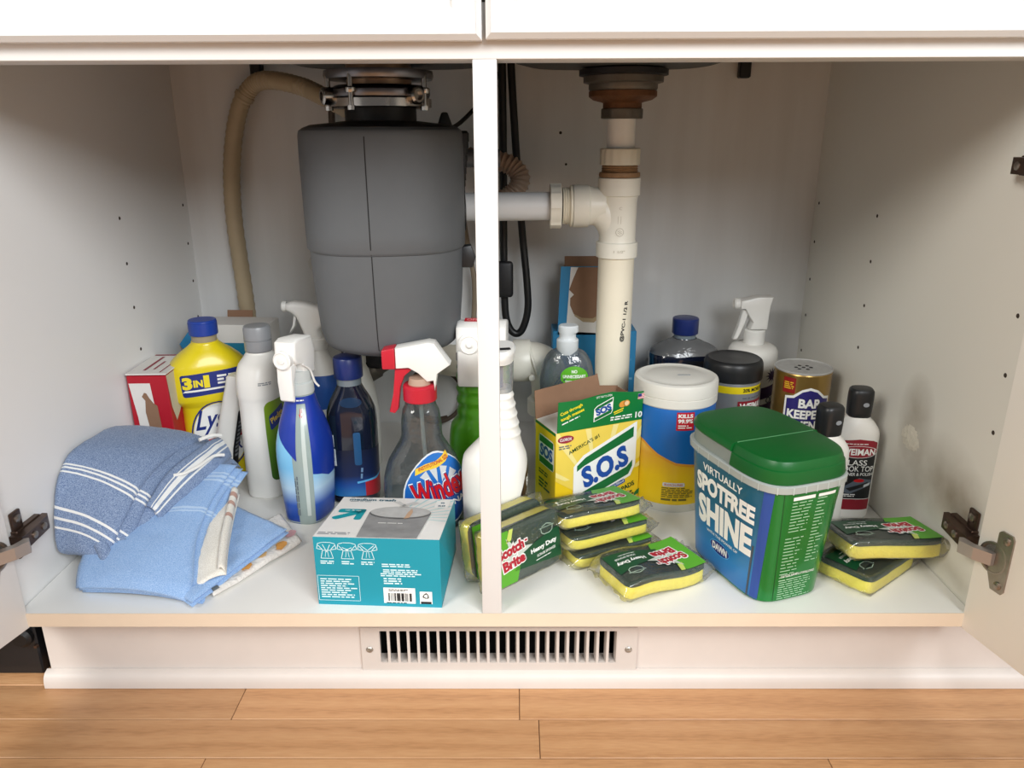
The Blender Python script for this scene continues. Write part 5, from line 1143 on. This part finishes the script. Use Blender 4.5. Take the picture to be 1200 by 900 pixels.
# ================================================================ towels
def cloth(name, c1, c2, stripes, stripe_col='f1f0ec', coord='v', wave=0):
    """weave plus woven stripes placed along one fabric coordinate"""
    m = bpy.data.materials.new(name); m.use_nodes = True; N = m.node_tree.nodes; L_ = m.node_tree.links; b = N['Principled BSDF']
    b.inputs['Roughness'].default_value = .95; b.inputs['Specular IOR Level'].default_value = .1; b.inputs['Sheen Weight'].default_value = .15
    uv = N.new('ShaderNodeUVMap'); tc = N.new('ShaderNodeTexCoord')
    nz = N.new('ShaderNodeTexNoise'); nz.inputs['Scale'].default_value = 1100; nz.inputs['Detail'].default_value = 2; L_.new(tc.outputs['Object'], nz.inputs['Vector'])
    n2 = N.new('ShaderNodeTexNoise'); n2.inputs['Scale'].default_value = 30; L_.new(tc.outputs['Object'], n2.inputs['Vector'])
    cr = N.new('ShaderNodeValToRGB'); cr.color_ramp.elements[0].position = .38; cr.color_ramp.elements[1].position = .62
    cr.color_ramp.elements[0].color = (*lin(c1), 1); cr.color_ramp.elements[1].color = (*lin(c2), 1); L_.new(nz.outputs['Fac'], cr.inputs[0])
    last = cr.outputs[0]
    if stripes:
        sp = N.new('ShaderNodeSeparateXYZ'); L_.new(uv.outputs[0], sp.inputs[0])
        ad = N.new('ShaderNodeMath'); ad.operation = 'MULTIPLY_ADD'; ad.inputs[1].default_value = .008; L_.new(n2.outputs['Fac'], ad.inputs[0]); L_.new(sp.outputs[0 if coord == 'u' else 1], ad.inputs[2])
        st_ = N.new('ShaderNodeValToRGB'); r = st_.color_ramp; r.interpolation = 'CONSTANT'
        r.elements[0].position = 0; r.elements[0].color = (0, 0, 0, 1); r.elements[1].position = .9999; r.elements[1].color = (0, 0, 0, 1)
        for a, w in stripes:
            e = r.elements.new(a); e.color = (1, 1, 1, 1); e = r.elements.new(a+w); e.color = (0, 0, 0, 1)
        L_.new(ad.outputs[0], st_.inputs[0])
        mx = N.new('ShaderNodeMix'); mx.data_type = 'RGBA'; mx.inputs[7].default_value = (*lin(stripe_col), 1)
        mu = N.new('ShaderNodeMath'); mu.operation = 'MULTIPLY'; mu.inputs[1].default_value = .92; L_.new(st_.outputs[0], mu.inputs[0])
        L_.new(mu.outputs[0], mx.inputs[0]); L_.new(last, mx.inputs[6]); last = mx.outputs[2]
    L_.new(last, b.inputs['Base Color'])
    bp = N.new('ShaderNodeBump'); bp.inputs['Strength'].default_value = .35; bp.inputs['Distance'].default_value = .0012; L_.new(nz.outputs['Fac'], bp.inputs['Height']); L_.new(bp.outputs[0], b.inputs['Normal'])
    return m
def sheet(name, fn, mat, parent, th=.004, ns=22, nt=40, wr=.0012, seed=0, uvs=(0, 1, 0, 1)):
    P = [[Vector(fn(i/ns, j/nt)) for j in range(nt+1)] for i in range(ns+1)]; N_ = [[None]*(nt+1) for _ in range(ns+1)]
    for i in range(ns+1):
        for j in range(nt+1):
            a = P[min(i+1, ns)][j]-P[max(i-1, 0)][j]; b = P[i][min(j+1, nt)]-P[i][max(j-1, 0)]; n = a.cross(b)
            N_[i][j] = n.normalized() if n.length > 0 else Vector((0, 0, 1))
    flip = N_[ns//2][nt//3].z < 0
    v, f, uv = [], [], []
    for lev in range(2):
        for i in range(ns+1):
            for j in range(nt+1):
                n = -N_[i][j] if flip else N_[i][j]; p = P[i][j]
                q = p+n*(wr*vnoise(p, 38, seed)+wr*.5*vnoise(p, 90, seed+2))
                edge = i in (0, ns) or j in (0, nt); k = (.5 if edge else (0 if lev == 0 else 1))
                if edge: k = .42 if lev == 0 else .58
                q = q-n*th*k; q.z = max(q.z, .0006); q.x = max(q.x, -HW+.0012); v.append(q); uv.append((uvs[0]+(uvs[1]-uvs[0])*i/ns, uvs[2]+(uvs[3]-uvs[2])*j/nt))
    K = (ns+1)*(nt+1); I = lambda i, j: i*(nt+1)+j
    for i in range(ns):
        for j in range(nt):
            f.append((I(i, j), I(i+1, j), I(i+1, j+1), I(i, j+1))); f.append((K+I(i, j), K+I(i, j+1), K+I(i+1, j+1), K+I(i+1, j)))
    bd = [(i, 0) for i in range(ns)]+[(ns, j) for j in range(nt)]+[(i, nt) for i in range(ns, 0, -1)]+[(0, j) for j in range(nt, 0, -1)]
    for k in range(len(bd)):
        a, b = bd[k], bd[(k+1) % len(bd)]; f.append((I(*a), K+I(*a), K+I(*b), I(*b)))
    me = bpy.data.meshes.new(name); me.from_pydata([tuple(p) for p in v], [], f); me.update()
    ul = me.uv_layers.new(name='UVMap')
    for l in me.loops: ul.data[l.index].uv = uv[l.vertex_index]
    bm = bmesh.new(); bm.from_mesh(me); bmesh.ops.recalc_face_normals(bm, faces=bm.faces); bm.to_mesh(me); bm.free()
    return mkme(name, me, mat, parent, True, 75)
def ruled(Lp, Rp, inner=0, grow=0, droop=.0, off=(0, 0, 0)):
    A = smoothpath(Lp, 12); B = smoothpath(Rp, 12)
    def at_(P, t): x = t*(len(P)-1); i = min(int(x), len(P)-2); return P[i].lerp(P[i+1], x-i)
    q0, q1 = at_(A, .25), at_(A, .35); sgn = 1 if (at_(B, .3)-at_(A, .3)).cross(q1-q0).z > 0 else -1
    def fn(s, t):
        a, b = at_(A, t), at_(B, t); a2, b2 = at_(A, min(1, t+.02)), at_(B, min(1, t+.02)); a1, b1 = at_(A, max(0, t-.02)), at_(B, max(0, t-.02))
        d = (a2-a1+b2-b1); w = (b-a); n = w.cross(d)
        n = (n*sgn).normalized() if n.length > 0 else Vector((0, 0, 1))
        b = b+w.normalized()*grow; p = a.lerp(b, s)-n*inner
        p.z += .004*math.sin(s*PI)-droop*s**5
        return p+Vector(off)
    return fn
def quad(A, B, C, D, bulge=.003):
    A, B, C, D = map(Vector, (A, B, C, D))
    def fn(s, t):
        p = A.lerp(B, s).lerp(D.lerp(C, s), t); p.z += bulge*math.sin(s*PI)*math.sin(t*PI); return p
    return fn
ST = cloth('blue_striped_weave', '5a7096', '9cadc8', [(.435, .008), (.452, .008), (.470, .008), (.620, .010), (.662, .011), (.704, .011)])
ST2 = cloth('blue_striped_weave_end', '5a7096', '9cadc8', [(.34, .05), (.46, .16), (.70, .05)], coord='u')
tw = thing('striped_towel', 'dusty blue towel with white stripes folded on top of the pile', 'towel', (-.47, .17, 0))
def rel(fn, o=(-.47, .17, 0)):
    o = Vector(o); return lambda s, t: fn(s, t)
Lp = [(-.530, .302, .098), (-.530, .25, .128), (-.530, .168, .137), (-.530, .128, .129), (-.530, .098, .100), (-.530, .083, .062), (-.528, .080, .035), (-.526, .090, .022)]
Rp = [(-.414, .304, .083), (-.418, .266, .108), (-.430, .19, .114), (-.440, .13, .098), (-.449, .092, .069), (-.457, .070, .045), (-.461, .060, .030), (-.462, .066, .020)]
tw.location = (0, 0, 0)
for k in range(4):
    sheet('fold', ruled(Lp, Rp, inner=.0085*k, grow=.014*k, droop=.006), ST, tw, th=.0088, seed=k*3, wr=.0014)
# loose end tucked at the right
Lq = [(-.432, .118, .074), (-.424, .17, .096), (-.408, .235, .103), (-.402, .285, .098)]
Rq = [(-.410, .116, .056), (-.392, .165, .071), (-.372, .222, .086), (-.372, .262, .084)]
for k in range(3):
    sheet('loose_end', ruled(Lq, Rq, inner=.009*k, grow=.006*k-.004, droop=.010), ST2, tw, th=.006, ns=14, nt=26, seed=20+k, wr=.0022)
mk('fringe', tube([(-.416, .168, .091), (-.404, .172, .092), (-.392, .190, .094), (-.382, .215, .097), (-.372, .226, .094)], .0022, 8, 6), M('white_fringe', 'eceae4', .9, bump=.4), tw)
mk('fringe', tube([(-.408, .236, .112), (-.396, .25, .113), (-.388, .262, .108)], .0026, 8, 6), M('white_fringe'), tw)
mk('hem_curl', tube([(-.470, .074, .046), (-.463, .068, .037), (-.459, .060, .026), (-.463, .057, .017), (-.474, .058, .013)], .0075, 12, 6), ST, tw)
LBM = cloth('light_blue_weave', '82a6d6', 'a8c4e8', [(.10, .012), (.125, .012), (.15, .012), (.335, .010), (.352, .010)], 'b9d0ea')
tw = thing('light_blue_towel', 'light blue folded towel under the striped one, reaching the shelf edge', 'towel')
Lp = [(-.500, .225, .052), (-.500, .15, .046), (-.495, .085, .034), (-.486, .045, .022), (-.482, .032, .011)]
Rp = [(-.352, .228, .085), (-.361, .165, .069), (-.358, .095, .048), (-.341, .035, .027), (-.339, .012, .013)]
for k in range(3):
    sheet('fold', ruled(Lp, Rp, inner=.0068*k-.004, grow=.0055*k-.004, droop=.007), LBM, tw, th=.0062, seed=30+k, wr=.0016)
WCL = cloth('cream_linen', 'd8d2c6', 'efebe2', [(.10, .05), (.20, .035), (.33, .045)], 'b98f80')
tw = thing('cream_cloth', 'cream cloth with a dusty pink check edge between the blue towels', 'towel')
Lp = [(-.395, .185, .040), (-.388, .12, .032), (-.365, .06, .020), (-.345, .028, .0125)]
Rp = [(-.343, .192, .058), (-.334, .14, .046), (-.322, .085, .036), (-.311, .045, .0265)]
sheet('fold', ruled(Lp, Rp, inner=0, droop=.003), cloth('cream_plain', 'd8d2c6', 'efebe2', []), tw, th=.005, seed=41, ns=16, nt=26, wr=.0018)
sheet('hem', ruled([(p[0]-.012, p[1], p[2]+.002) for p in Rp], Rp, inner=-.0018, droop=.002), WCL, tw, th=.003, seed=42, ns=6, nt=26, wr=.0006)
tw = thing('light_blue_cloth', 'flat light blue cloth fanned out beneath the cream cloth', 'towel')
LB2 = cloth('light_blue_weave_plain', '82a6d6', 'a8c4e8', [])
for k in range(2):
    sheet('fold', quad((-.350, .192, .036-.006*k), (-.270+.002*k, .146, .0275-.006*k), (-.337, .004, .0145-.006*k), (-.43, .07, .018-.006*k)), LB2, tw, th=.005, ns=22, nt=26, seed=50+k, wr=.0016)
tw = thing('dotted_towel', 'white waffle towel with orange and pink flowers at the bottom of the pile', 'towel')
WF = M('waffle_white', 'e4dfd8', .95, var=.08, scale=90, bump=1.0, bscale=260)
qf = quad((-.300, .216, .0125), (-.252, .146, .0115), (-.322, .027, .0085), (-.385, .10, .010), .001)
sheet('fold', qf, WF, tw, th=.0085, ns=26, nt=34, seed=60, wr=.0016)
def qm(u, v, off): p = qf(u, v); p.z += .0014+off; return p
qm.curved = False
def blob(u, v, r, n=14, sd=1):
    rr = random.Random(sd); return poly([(u+r*1.5*(1+.2*rr.uniform(-1, 1))*math.cos(2*PI*i/n), v+r*(1+.2*rr.uniform(-1, 1))*math.sin(2*PI*i/n)) for i in range(n)])
for q in (blob(.90, .22, .065, sd=1), blob(.88, .62, .060, sd=2)): stamp('flower', tw, qm, q, M('orange_dye', 'd99a4e', .9, var=.2, scale=150), 1)
for q in (blob(.85, .43, .05, sd=3), blob(.70, .33, .05, sd=6)): stamp('flower', tw, qm, q, M('apricot_dye', 'd8b07a', .9, var=.2, scale=150), 1)
stamp('flower', tw, qm, cat(blob(.75, .07, .06, sd=4)), M('pink_dye', 'd0a0a4', .9, var=.2, scale=150), 1)
stamp('flower', tw, qm, poly([(.90, .93), (.995, .93), (.99, .995), (.90, .99)]), M('grey_dye', '6f7678', .9, var=.2, scale=150), 1)

bpy.data.scenes.remove(_ts)
